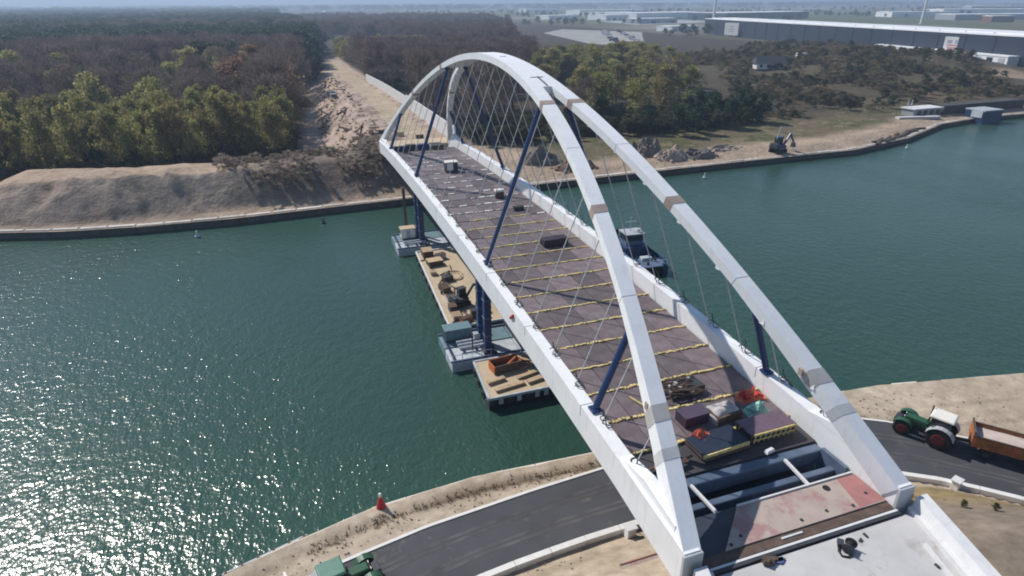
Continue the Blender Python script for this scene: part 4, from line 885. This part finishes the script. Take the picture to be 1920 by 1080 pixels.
# ------------------------------------------------------------------ warehouses and the far plain
def building(name, label, P, Q, depth, h, wallm, roofm, bays=0, zb=-7.6, parapet=.0, doors=0):
    """long block: facade from P to Q, body behind it (to the right of P->Q)"""
    P, Q = Vector((*P, 0)), Vector((*Q, 0)); d = (Q-P); Ln = d.length; rz = math.atan2(d.y, d.x)
    t = thing(name, label, 'building', (P.x, P.y, zb), rz)
    MB().box((Ln/2, -depth/2, h/2), (Ln, depth, h)).build('wall', wallm, t)
    MB().box((Ln/2, -depth/2, h+.35), (Ln+.6, depth+.6, .7)).build('roof', roofm, t)
    if bays:
        wl = Ln/bays
        for i in range(bays):
            MB().box((wl*(i+.5), .18, h*.5), (wl*.06, .3, h)).build('pilaster', wallm, t)
            MB().box((wl*(i+.5), -depth*.45, h+1.0), (wl*.93, depth*.55, .6)).build('roof_light', roofm, t)
    for i in range(doors):
        x = Ln*(i+.5)/doors
        MB().box((x, .12, 2.4), (Ln/doors*.5, .25, 4.6)).build('loading_door', WIN if i % 2 else GREYP, t)
    return t
wh1 = building('warehouse', 'very long slate grey warehouse with white roof edge at upper right', (375, 150), (482, 705), 55, 17, SLATE, ROOFW, 24)
wb = building('loading_annex', 'white loading annex with docks in front of the slate warehouse', (388, 258), (412, 378), 10, 5.5, ROOFW, ROOFW, 0, -7.4, 0, 14)
building('warehouse', 'second slate blue warehouse with white roof behind the white sign', (845, 1150), (1105, 1205), -110, 14, mat('blue_cladding', (.05,.075,.12), .6, .1, .05), ROOFW, 8)
fr = [('white factory hall leftmost in the far row under the horizon', (640,1290),(700,1300),-70,10,ROOFW),('wide pale factory hall beside the tall mast far off', (720,1300),(905,1330),-120,13,ROOFW),
      ('small grey hall in front of the far white factory row', (590,1060),(680,1075),-40,8,BWALL),('low pale shed beside the far parking lot', (470,760),(520,770),-30,6,ROOFW),
      ('far grey hall beyond the green field at right', (1250,1010),(1420,960),60,10,BWALL),('far pale hall along the right horizon', (1750,1450),(2050,1330),90,12,ROOFW),('brown brick hall beside the far right road', (1180,860),(1215,845),30,10,mat('brick_brown', (.17,.08,.06), .8, .2, .2)),
      ('low white hall beside the green field left of the mast', (560,1420),(640,1435),-60,8,ROOFW),('white hall second from left in the far row', (780,1600),(900,1625),-80,10,ROOFW),('white hall right behind the mast tower', (930,1480),(1030,1500),-80,11,ROOFW),('long white hall at the back of the far industrial estate', (860,1900),(1120,1930),-90,12,ROOFW),('white hall beside the second tall mast', (1350,1250),(1500,1200),70,11,ROOFW),
      ('tiny white building on the hazy horizon above the sandy road', (120,2300),(170,2310),-40,14,ROOFW),('long low white roof on the hazy horizon mid picture', (900,2500),(1050,2520),-60,10,ROOFW),('pale village block on the far left horizon', (-1150,3800),(-900,3850),-80,14,ROOFW),('second pale village block on the far left horizon', (-700,3700),(-560,3720),-60,12,ROOFW),('far grey block at the right end of the horizon', (2350,1800),(2600,1650),80,14,BWALL)]
for lab, a, b, dp, h, m in fr: building('factory_hall', lab, a, b, dp, h, m, ROOFW, 3, -7.6, 0, 4)
# white farm house among the scrub
t = thing('farm_house', 'low white house with dark roof among the scrub at right', 'house', (236, 287, gz(236, 287)), R(-20))
MB().box((0,0,1.7), (16,7,3.4)).build('wall', LINE, t); 
rfm = MB(); rfm.add([(-9,-4.6,3.3),(9,-4.6,3.3),(9,4.6,3.3),(-9,4.6,3.3),(-8,0,6.8),(8,0,6.8)], [(0,1,5,4),(2,3,4,5),(1,2,5),(3,0,4),(3,2,1,0)]); rfm.build('roof', DARK, t)
for x in (-5.5,-1.5,2,6): MB().box((x,-3.52,1.8), (1.6,.1,1.6)).build('window', WIN, t)
MB().box((4,-3.55,1.2), (1.0,.12,2.2)).build('door', DWOOD, t)
tag(MB(Matrix.Translation((275, 305, gz(275, 305)+1.2))).box((0,0,0), (7,3,2.4), -.3, .9).build('white_caravan', LINE), 'small white caravan parked on the scrub hill', 'caravan')
# signs
sg_ = thing('advert_tower', 'white advertising board with faint red lettering on red and white legs', 'sign', (405, 308, -7.6), R(-80))
for x in (-4.5,-1.5,1.5,4.5): MB().box((x,0,2.6), (1.1,1.1,5.4)).build('leg', RED if x in (-4.5, 1.5) else LINE, sg_)
bd = MB().box((0,0,10), (12.4,1.0,9.6)).build('board', LINE, sg_)
PKR = mat('faded_red_print', (.55,.25,.27), .7, .1); GRP = mat('grey_print', (.36,.38,.44), .7, .1)
for (x, z, ww, hh, m) in ((-2.6,11.6,3.2,2.2,GRP),(2.4,11.6,3.4,2.2,GRP),(0,9.4,8.2,1.0,PKR),(0,7.9,7.6,.9,PKR),(0,6.1,11,1.2,PKR)): MB().box((x,.52,z), (ww,.06,hh)).build('print_block', m, bd)
for (x, z, ww, hh, m) in ((-2.6,11.6,3.2,2.2,GRP),(2.4,11.6,3.4,2.2,GRP),(0,9.4,8.2,1.0,PKR),(0,7.9,7.6,.9,PKR),(0,6.1,11,1.2,PKR)): MB().box((x,-.52,z), (ww,.06,hh)).build('print_block', m, bd)
s2 = thing('sign_board', 'square white sign board in front of the second warehouse', 'sign', (458, 618, -7.6), R(-76))
for x in (-5,5): MB().box((x,0,3), (.8,.8,7)).build('leg', GREYP, s2)
bd = MB().box((0,0,8.5), (19,1,13)).build('board', LINE, s2)
for z in (11, 8.4, 6): 
    for yy in (-.53, .53): MB().box((0,yy,z), (8-abs(z-8),.06,.9)).build('print_block', GRP, bd)
for x, y, h, lab in ((661, 937, 62, 'tall white mast tower left of the square white sign'), (1000, 830, 58, 'tall white mast tower near the right horizon')):
    t = thing('mast_tower', lab, 'mast', (x, y, -7.6)); MB().tube([(0,0,0),(0,0,h)], 2, 12, [2.6, 1.5]).build('shaft', LINE, t); MB().tube([(0,0,0),(0,0,1)], 4, 12).build('footing', CONC, t)
# parking lots
lot = MB().add([(255,560,-7.28),(290,520,-7.28),(430,770,-7.28),(370,900,-7.28),(300,800,-7.28)], [(0,1,2,3,4)]); struct(lot.build('parking_lot', mat('pale_gravel', (.31,.30,.28), .9, .2, .05)))
lot2 = MB().add([(560,1020,-7.30),(800,1080,-7.30),(800,1260,-7.30),(600,1250,-7.30)], [(0,1,2,3)]); struct(lot2.build('paved_yard', mat('grey_yard', (.33,.34,.36), .9, .2, .03)))
vb = MB().box((0,0,1.35), (2.1,5.2,1.7), taper=.96).mesh('body', LINE); vd = MB().box((0,0,1.35), (2.1,5.2,1.7), taper=.96).mesh('body', DARK)
vw = MB().box((0,2.2,1.6), (1.9,.9,.6)).mesh('windscreen', GLASS); vt = MB().wheel((-.95,1.6,.4), .4, .25, 8).wheel((.95,1.6,.4), .4, .25, 8).wheel((-.95,-1.6,.4), .4, .25, 8).wheel((.95,-1.6,.4), .4, .25, 8).mesh('wheels', BLACK)
for i in range(46):
    u, v_ = (i % 23)/23, i//23
    x = 283+u*110+v_*14+random.uniform(-2, 2); y = 560+u*250-v_*20+random.uniform(-6, 6); dk = random.random() < .45
    t = thing('parked_van', ('dark' if dk else 'white')+' vans parked on the pale gravel lot beyond the trees', 'van', (x, y, -7.27), R(60), ('dark' if dk else 'white')+' vans on the gravel lot')
    link('body', vd if dk else vb, t); link('windscreen', vw, t); link('wheels', vt, t)

# ------------------------------------------------------------------ trees
def tri_mesh(name, V, Cc, mat_):
    n = len(V)//3; me = bpy.data.meshes.new(name); me.vertices.add(len(V)); me.vertices.foreach_set('co', np.asarray(V, np.float32).ravel())
    me.loops.add(len(V)); me.loops.foreach_set('vertex_index', np.arange(len(V), dtype=np.int32)); me.polygons.add(n)
    me.polygons.foreach_set('loop_start', np.arange(0, 3*n, 3, dtype=np.int32)); me.polygons.foreach_set('loop_total', np.full(n, 3, np.int32)); me.update(calc_edges=True)
    at = me.attributes.new('Col', 'FLOAT_COLOR', 'POINT'); at.data.foreach_set('color', np.concatenate([Cc, np.ones((len(Cc), 1))], 1).astype(np.float32).ravel())
    me.materials.append(mat_); return me
def crown(kind, seed, H):
    g = np.random.default_rng(seed); V = []; Cc = []
    if kind == 'pine': nc, per, base, rw = 26, 46, .12, .26
    elif kind == 'brush': nc, per, base, rw = 10, 26, .0, .6
    elif kind == 'bare': nc, per, base, rw = 26, 42, .30, .27
    elif kind == 'shrub': nc, per, base, rw = 12, 60, .05, .62
    elif kind in ('leafing', 'rusty'): nc, per, base, rw = 40, 64, .14, .25
    else: nc, per, base, rw = 24, 48, .22, .27
    pal = dict(pine=((.030,.062,.040),(.050,.085,.045)), bare=((.145,.115,.102),(.21,.16,.135)), leafing=((.245,.235,.095),(.33,.295,.12)), rusty=((.23,.15,.10),(.31,.20,.125)), brush=((.26,.205,.165),(.38,.31,.25)), shrub=((.15,.135,.078),(.215,.165,.10)), bush=((.075,.085,.05),(.12,.12,.065)))[kind]
    for c in range(nc):
        h = base + (1-base)*g.random()**.8; env = math.sin(math.pi*min(1, max(.05, (h-base)/(1-base)*.86+.12)))**.6 if kind != 'pine' else (1-h)**.75*1.15+.12
        a = g.random()*6.283; rr = rw*H*env*math.sqrt(g.random())*1.0
        cen = np.array([rr*math.cos(a), rr*math.sin(a), h*H*.94]); rad = H*(.085+.05*g.random())*(1.5 if kind == 'shrub' else .85 if kind in ('leafing', 'rusty') else 1)
        t = g.random(); col = np.array(pal[0])*(1-t)+np.array(pal[1])*t; col = col*(.7+.6*g.random())
        p = g.normal(size=(per, 3)); p /= np.linalg.norm(p, axis=1, keepdims=True); p *= (g.random((per, 1))**.4)*rad*np.array([1.1, 1.1, .8]); p += cen
        if kind in ('bare', 'brush'):
            d = p-cen*np.array([.6,.6,.9]); d = d/np.linalg.norm(d, axis=1, keepdims=True)+np.array([0,0,.5])+g.normal(size=(per,3))*.5; d /= np.linalg.norm(d, axis=1, keepdims=True)
            ln = H*(.05+.05*g.random((per,1))); s_ = g.normal(size=(per,3)); s_ = np.cross(s_, d); s_ /= np.linalg.norm(s_, axis=1, keepdims=True); wd = .006*H if kind == 'bare' else .02*H; ln = ln*(1 if kind == 'bare' else 3.2)
            tri = np.stack([p-s_*wd-d*ln*.4, p+s_*wd-d*ln*.4, p+d*ln*.6], 1)
        else:
            u = g.normal(size=(per,3)); u /= np.linalg.norm(u, axis=1, keepdims=True); w_ = np.cross(u, g.normal(size=(per,3))); w_ /= np.linalg.norm(w_, axis=1, keepdims=True)
            s_ = H*(.022+.018*g.random((per,1)))*(1.3 if kind == 'shrub' else .62 if kind in ('leafing', 'rusty') else 1); tri = np.stack([p+u*s_, p-u*s_*.5+w_*s_*.85, p-u*s_*.5-w_*s_*.85], 1)
        V.append(tri.reshape(-1, 3)); cc = np.repeat(col[None]*(.85+.3*g.random((per,1))), 3, 0).reshape(per, 3, 3) if False else np.repeat((col[None]*(.85+.3*g.random((per,1))))[:, None], 3, 1)
        Cc.append(cc.reshape(-1, 3))
    return tri_mesh('crown', np.concatenate(V), np.concatenate(Cc), NEEDLE if kind == 'pine' else TWIG if kind in ('bare', 'brush') else LEAF)
def trunk(kind, seed, H):
    r_ = random.Random(seed); b = MB(); r0 = H*.014+.04; top = H*(.82 if kind != 'shrub' else .5)
    b.tube([(0,0,-.4),(r_.uniform(-.2,.2),r_.uniform(-.2,.2),top*.5),(r_.uniform(-.4,.4),r_.uniform(-.4,.4),top)], r0, 6, [r0*1.15, r0*.7, r0*.18])
    for i in range(9 if kind != 'pine' else 5):
        z = top*r_.uniform(.3, .85); a = r_.uniform(0, 6.28); ln = H*r_.uniform(.12, .24); rr = r0*.38
        b.tube([(0,0,z),(math.cos(a)*ln*.5, math.sin(a)*ln*.5, z+ln*.35),(math.cos(a)*ln, math.sin(a)*ln, z+ln*.85)], rr, 4, [rr, rr*.6, rr*.2])
    return b.mesh('trunk', BARK)
VAR = {k: [(crown(k, 100*i+j*7+3, 10.), trunk(k, 50*i+j, 10.)) for j in range(nv)] for i, (k, nv) in enumerate((('leafing',5),('bare',5),('pine',4),('shrub',4),('bush',3)) ) for nv in (nv,) if True} if False else {}
for i, (k, nv) in enumerate((('leafing',5),('bare',5),('pine',4),('shrub',4),('bush',3),('brush',3),('rusty',2))):
    VAR[k] = [(crown(k if k != 'bush' else 'bush', 100*i+j*7+3, 10.), trunk(k, 50*i+j, 10.)) for j in range(nv)]
def plant(name, cat, kind, x, y, H, label, group, z=None, wide=1.0):
    c, t_ = random.choice(VAR[kind]); z = gz(x, y) if z is None else z
    t = thing(name, label, cat, (x, y, z-.1), random.uniform(0, 6.28), group); s_ = H/10
    link('trunk', t_, t, sc=(s_, s_, s_)); link('crown', c, t, sc=(s_*wide, s_*wide, s_))
    return t
def scatter(n, xf, y0, y1, mind, placed, tries=4000):
    out = []
    for _ in range(tries):
        if len(out) >= n: break
        y = random.uniform(y0, y1); a, b = xf(y)
        if b <= a: continue
        x = random.uniform(a, b)
        if all((x-p)**2+(y-q)**2 > mind**2 for p, q in placed) and math.hypot(x-226, y-272) > 15: out.append((x, y)); placed.append((x, y))
    return out
used = []
edge_l = lambda y: -25 + (y-165)*.075
# yellow-green row behind the mound
for x, y in scatter(105, lambda y: (-104, edge_l(y)-4), 146, 186, 3.1, used, 9000):
    plant('leafing_tree', 'tree', 'leafing', x, y, random.uniform(12.5, 18.5), 'yellow green young trees in the row behind the long spoil mound', 'leafing trees behind the spoil mound', wide=random.uniform(.62, .85))
for x, y in scatter(30, lambda y: (edge_l(y)-17, edge_l(y)-5), 168, 330, 5.6, used):
    plant('bare_tree', 'tree', 'bare', x, y, random.uniform(20, 25), 'tall bare brown trees lining the left edge of the clearing', 'bare trees along the left edge of the clearing')
for x, y in scatter(72, lambda y: (-45-(y-150)*.85, edge_l(y)-9), 186, 340, 8.2, used):
    k = random.random() < .2
    plant('leafing_tree' if k else 'bare_tree', 'tree', 'leafing' if k else 'bare', x, y, random.uniform(16, 22), 'yellow green trees scattered in the dark wood at left' if k else 'bare dark brown trees of the wood behind the leafing row at left', 'leafing trees in the left wood' if k else 'bare trees in the left wood', wide=1.15)
for x, y, H, lb in ((-37, 246, 25, 'tall rusty orange brown tree rising left of the clearing, tallest of the rusty trees'), (-45, 236, 22, 'rusty brown tree just left of the tallest rusty tree'), (-28.5, 205, 21, 'rusty brown tree standing at the left edge of the clearing')):
    used.append((x, y)); plant('rusty_tree', 'tree', 'rusty', x, y, H, lb, None, wide=1.3)
edge_r = lambda y: 13 + max(0, (y-300))*-.012
for x, y in scatter(66, lambda y: (edge_r(y), 24+(y-150)*.5), 168, 400, 6.2, used):
    plant('bare_tree', 'tree', 'bare', x, y, random.uniform(16, 22), 'bare dark brown trees right of the sandy road behind the arch', 'bare trees right of the sandy road', wide=1.1)
for x, y in scatter(48, lambda y: (34+(y-150)*.42, 105+(y-150)*.5), 162, 330, 7.2, used):
    k = random.random() < .72
    plant('leafing_tree' if k else 'bare_tree', 'tree', 'leafing' if k else 'bare', x, y, random.uniform(13, 18), 'yellow green trees of the wood behind the right arch' if k else 'bare brown trees mixed in the wood behind the right arch', 'leafing trees behind the right arch' if k else 'bare trees behind the right arch', wide=1.2)
for x, y in scatter(20, lambda y: (48+(y-145)*.4, 128+(y-145)*.2), 146, 172, 4.6, used):
    plant('pine_tree', 'tree', 'pine', x, y, random.uniform(7, 11), 'dark green pines standing at the front of the right wood', 'pines at the front of the right wood', wide=1.35)
plant('round_bush', 'bush', 'bush', 171, 166, 6.0, 'lone round dark bush standing on the grass at right', None, wide=1.5)
plant('pine_tree', 'tree', 'pine', 121, 158, 10.0, 'dark pine with a ragged skirt standing forward on the shore grass', None, wide=1.4)
# scrub on the hills
for x, y in scatter(150, lambda y: (120+(y-150)*.55, 235+(y-150)*.8), 158, 420, 5.5, used, 9000):
    k = random.random()
    plant('scrub_bush', 'bush', 'shrub' if k < .5 else 'bush', x, y, random.uniform(2.8, 6.0), 'brown olive scrub bushes on the rough hills at right' if k < .5 else 'dark green scrub bushes on the rough hills at right', 'brown scrub bushes on the hills' if k < .5 else 'green scrub bushes on the hills', wide=1.5)
# shrubs on the near right slope
for x, y, h in ((17.0, 1.2, .8), (18.6, .0, .8), (18.9,-3.2,1.3), (20.5,-5.0,1.4), (14.2, 2.2, .6), (15.8, 4.2, .6)):
    plant('slope_shrub', 'shrub', 'bush', x, y, h, 'small dark shrubs on the brown slope right of the wing wall', 'shrubs on the brown slope', z=gzn(x, y), wide=1.2)
for x, y, h in ((-11.5, 128, 3.4), (-17, 124, 3.0), (-24.5, 121, 3.2)):
    plant('brush_clump', 'brush', 'brush', x, y, h, ('pale twiggy brush clump hugging the far left bridge foot' if x > -12 else 'pale twiggy brush clump in mid slope left of the far bridge foot' if x > -20 else 'pale twiggy brush clump at the right end of the spoil mound'), None, wide=1.4)
# masses: instanced on scattered points
def mass(name, label, cat, pts, kind, smin, smax, wide=1.2):
    co = np.asarray(pts, float); me = bpy.data.meshes.new(name); me.vertices.add(len(co)); me.vertices.foreach_set('co', co.ravel().astype(np.float32)); me.update()
    o = bpy.data.objects.new(name, me); C.objects.link(o); o['kind'] = 'stuff'; o['label'] = label; o['category'] = cat
    ng = bpy.data.node_groups.new(name, 'GeometryNodeTree'); ng.interface.new_socket('Geometry', in_out='INPUT', socket_type='NodeSocketGeometry'); ng.interface.new_socket('Geometry', in_out='OUTPUT', socket_type='NodeSocketGeometry')
    gi, go = ng.nodes.new('NodeGroupInput'), ng.nodes.new('NodeGroupOutput'); jo = ng.nodes.new('GeometryNodeJoinGeometry')
    nv = len(VAR[kind])
    src = {}
    for ob in C.objects:
        if ob.name.startswith('crown') and ob.data in [v[0] for v in VAR[kind]] and ob.data.name not in src: src[ob.data.name] = ob
    src = list(src.values())
    for j, ob in enumerate(src):
        oi = ng.nodes.new('GeometryNodeObjectInfo'); oi.inputs['Object'].default_value = ob; oi.inputs['As Instance'].default_value = True
        ip = ng.nodes.new('GeometryNodeInstanceOnPoints'); rv = ng.nodes.new('FunctionNodeRandomValue'); rv.data_type = 'FLOAT'; rv.inputs[2].default_value = smin/10; rv.inputs[3].default_value = smax/10; rv.inputs['Seed'].default_value = j
        cx = ng.nodes.new('ShaderNodeCombineXYZ'); ml = ng.nodes.new('ShaderNodeMath'); ml.operation = 'MULTIPLY'; ml.inputs[1].default_value = wide
        ng.links.new(rv.outputs[1], ml.inputs[0]); ng.links.new(ml.outputs[0], cx.inputs[0]); ng.links.new(ml.outputs[0], cx.inputs[1]); ng.links.new(rv.outputs[1], cx.inputs[2])
        rr = ng.nodes.new('FunctionNodeRandomValue'); rr.data_type = 'FLOAT_VECTOR'; rr.inputs[0].default_value = (0,0,0); rr.inputs[1].default_value = (0,0,6.283); rr.inputs['Seed'].default_value = j+40
        ix = ng.nodes.new('GeometryNodeInputIndex'); mo = ng.nodes.new('ShaderNodeMath'); mo.operation = 'MODULO'; mo.inputs[1].default_value = len(src); cp = ng.nodes.new('FunctionNodeCompare'); cp.data_type = 'FLOAT'; cp.operation = 'EQUAL'; cp.inputs[1].default_value = j; cp.inputs['Epsilon'].default_value = .1
        ng.links.new(ix.outputs[0], mo.inputs[0]); ng.links.new(mo.outputs[0], cp.inputs[0]); ng.links.new(cp.outputs[0], ip.inputs['Selection'])
        ng.links.new(gi.outputs[0], ip.inputs['Points']); ng.links.new(oi.outputs['Geometry'], ip.inputs['Instance']); ng.links.new(cx.outputs[0], ip.inputs['Scale']); ng.links.new(rr.outputs[0], ip.inputs['Rotation'])
        ng.links.new(ip.outputs[0], jo.inputs[0])
    ng.links.new(jo.outputs[0], go.inputs[0]); md = o.modifiers.new('scatter', 'NODES'); md.node_group = ng; return o
def pts_in(n, x0, x1, y0, y1, keep, pw=1.0):
    u = rng.random(n)**pw; y = y0+(y1-y0)*u; x = x0(y)+(x1(y)-x0(y))*rng.random(n); k = keep(x, y); x, y = x[k], y[k]
    z = far_ground(x, y)[0]; return np.stack([x, y, z-.2], 1)
lx0 = lambda y: -60-y*.62; lx1 = lambda y: np.minimum(-9+0*y, edge_l(y)-4)
okL = lambda x, y: (x < np.where(y < 520, -25+(y-165)*.075-2, 0))
clump = lambda x, y, sd_, th: fbm(x, y, 120, 3, sd_) > th
P = pts_in(5200, lx0, lambda y: np.where(y < 540, edge_l(y)-6, 6+0*y), 330, 1300, okL, 1.25)
m1 = clump(P[:,0], P[:,1], 31, .02)
mass('bare_forest', 'dark bare woodland stretching back from the left bank', 'forest', P[~m1], 'bare', 17, 24, 1.25)
mass('pine_forest', 'dark blue green pine woodland in the left distance', 'forest', np.concatenate([P[m1], pts_in(5000, lambda y: -100-y*.75, lambda y: -30+y*.0, 700, 3600, lambda x, y: x < 1e9, 1.2)]), 'pine', 17, 24, 2.0)
P = pts_in(5200, lambda y: 12+0*y, lambda y: np.minimum(110+(y-150)*.42, 330+0*y), 300, 1500, lambda x, y: (y < 380) | (x < .33*y-10), 1.3)
m1 = clump(P[:,0], P[:,1], 53, .0) | (P[:,0] > 45+(P[:,1]-150)*.33)
mass('bare_wood', 'dark bare woodland behind the crown of the arch', 'forest', P[~m1], 'bare', 15, 21, 1.3)
mass('leafing_wood', 'pale green woodland behind the right arch in mid distance', 'forest', P[m1 & (P[:,1] < 560)], 'leafing', 10, 14, 1.3)
P = pts_in(3000, lambda y: 330+0*y, lambda y: 400+y*1.5, 650, 3800, lambda x, y: fbm(x, y, 220, 3, 61) > .16, 1.3)
mass('field_copses', 'hazy copses and hedges between the far fields at right', 'woodland', P, 'bush', 8, 14, 1.6)
P = pts_in(1500, lambda y: -300-y*.6, lambda y: 500+y*1.2, 3500, 7500, lambda x, y: x < 1e9, 1.0)
mass('horizon_woods', 'faint hazy woods along the horizon', 'woodland', P, 'pine', 18, 28, 5.0)
P = pts_in(900, lambda y: -43+0*y, lambda y: -7+0*y, 116, 146, lambda x, y: fbm(x, y, 7, 3, 5) > -.12)
mass('embankment_brush', 'tangled dry brown brush covering the embankment beside the far bridge end', 'brush', P[::3], 'brush', 1.3, 2.9, 1.6)
P = pts_in(5200, lambda y: 112+(y-140)*.5, lambda y: 250+(y-140)*.9, 160, 440, lambda x, y: fbm(x, y, 26, 3, 15) > -.1)
mass('hill_scrub', 'low mixed scrub covering the rough hills at right', 'scrub', (P := P[np.hypot(P[:,0]-225, P[:,1]-271) > 15])[::2], 'shrub', 1.2, 3.4, 1.6)
mass('green_scrub', 'dark green low scrub between the brown bushes on the hills', 'scrub', P[1::2], 'bush', 1.2, 3.6, 1.7)
P = pts_in(500, lambda y: -100+0*y, lambda y: -20+0*y, 143, 175, lambda x, y: x < edge_l(y)-2)
mass('wood_understorey', 'dark green understorey below the leafing row at left', 'undergrowth', P, 'bush', 3, 6, 1.2)
q = MB(); r_ = random.Random(77)
for i in range(420):
    x = r_.uniform(-30, 21); y = float(nb(np.array([x]))[0])-1.95+r_.gauss(0, .35); zz = gzn(x, y); h = r_.uniform(.1, .4)
    for k in range(4):
        a = r_.uniform(0, 6.28); q.add([(x, y, zz-.02), (x+.07*math.cos(a+1.5), y+.07*math.sin(a+1.5), zz-.02), (x+.28*math.cos(a), y+.28*math.sin(a), zz+h)], [(0, 1, 2)])
o = tag(q.build('bank_weeds', mat('dry_weeds', (.15,.105,.055), .95, .4, 3)), 'dry brown weeds along the furrow behind the near bank coping', 'weeds'); o['kind'] = 'stuff'
q = MB()
for i in range(700):
    x = r_.uniform(-34, 46); b_ = float(nb(np.array([x]))[0]); f_ = float(rf(np.array([x]))[0]); y = r_.uniform(f_+.5, b_-1.4) if b_-1.4 > f_+.5 else f_+.6
    if r_.random() < .35: y = float(rn(np.array([x]))[0])-r_.uniform(1, 8)
    if abs(x) < 10.5 and y < 7: continue
    s_ = r_.uniform(.05, .16); q.box((x, y, gzn(x, y)+s_*.2), (s_*1.4, s_, s_*.7), r_.uniform(0, 3), .6, r_.uniform(-.4, .4))
o = tag(q.build('loose_stones', STONE), 'small loose stones and clods on the sandy near bank', 'stones'); o['kind'] = 'stuff'
P = pts_in(420, lambda y: 16+0*y, lambda y: 120+0*y, 150, 178, lambda x, y: (x > 20+(y-150)*.3))
mass('shore_understorey', 'dark green undergrowth along the front of the right wood', 'undergrowth', P, 'bush', 3, 6, 1.3)

# ------------------------------------------------------------------ haze
k = 120; hx = np.linspace(-11500, 15000, k); b = MB(); prof = ((10400, -8.5, 0), (11300, 62, 40), (11900, 78, 45), (12800, -8.5, 0))
b.add([(x, y, z+(a*float(fbm(x, y, 1500, 4, 3)) if a else 0)) for x in hx for y, z, a in prof], [(4*i+j, 4*i+4+j, 4*i+5+j, 4*i+1+j) for i in range(k-1) for j in range(3)]); b.sm = True
struct(b.build('added_horizon_ridge', mat('added_ridge_cover', (.06,.065,.05), .95, .3, .002)))  # low ridge added beyond the plain to hide the yellowish sky strip
hz = MB().box((1500, 6500, 55), (30000, 24000, 138)).build('haze', (lambda m: m)(bpy.data.materials.new('haze_air')))
hz['kind'] = 'stuff'; hm = hz.data.materials[0]; hm.use_nodes = True; ht = hm.node_tree; ht.nodes.clear()
ho = ht.nodes.new('ShaderNodeOutputMaterial'); pv = ht.nodes.new('ShaderNodeVolumePrincipled'); pv.inputs['Color'].default_value = (.62, .78, 1.0, 1); pv.inputs['Density'].default_value = .00030; pv.inputs['Anisotropy'].default_value = .2
ht.links.new(pv.outputs[0], ho.inputs['Volume'])
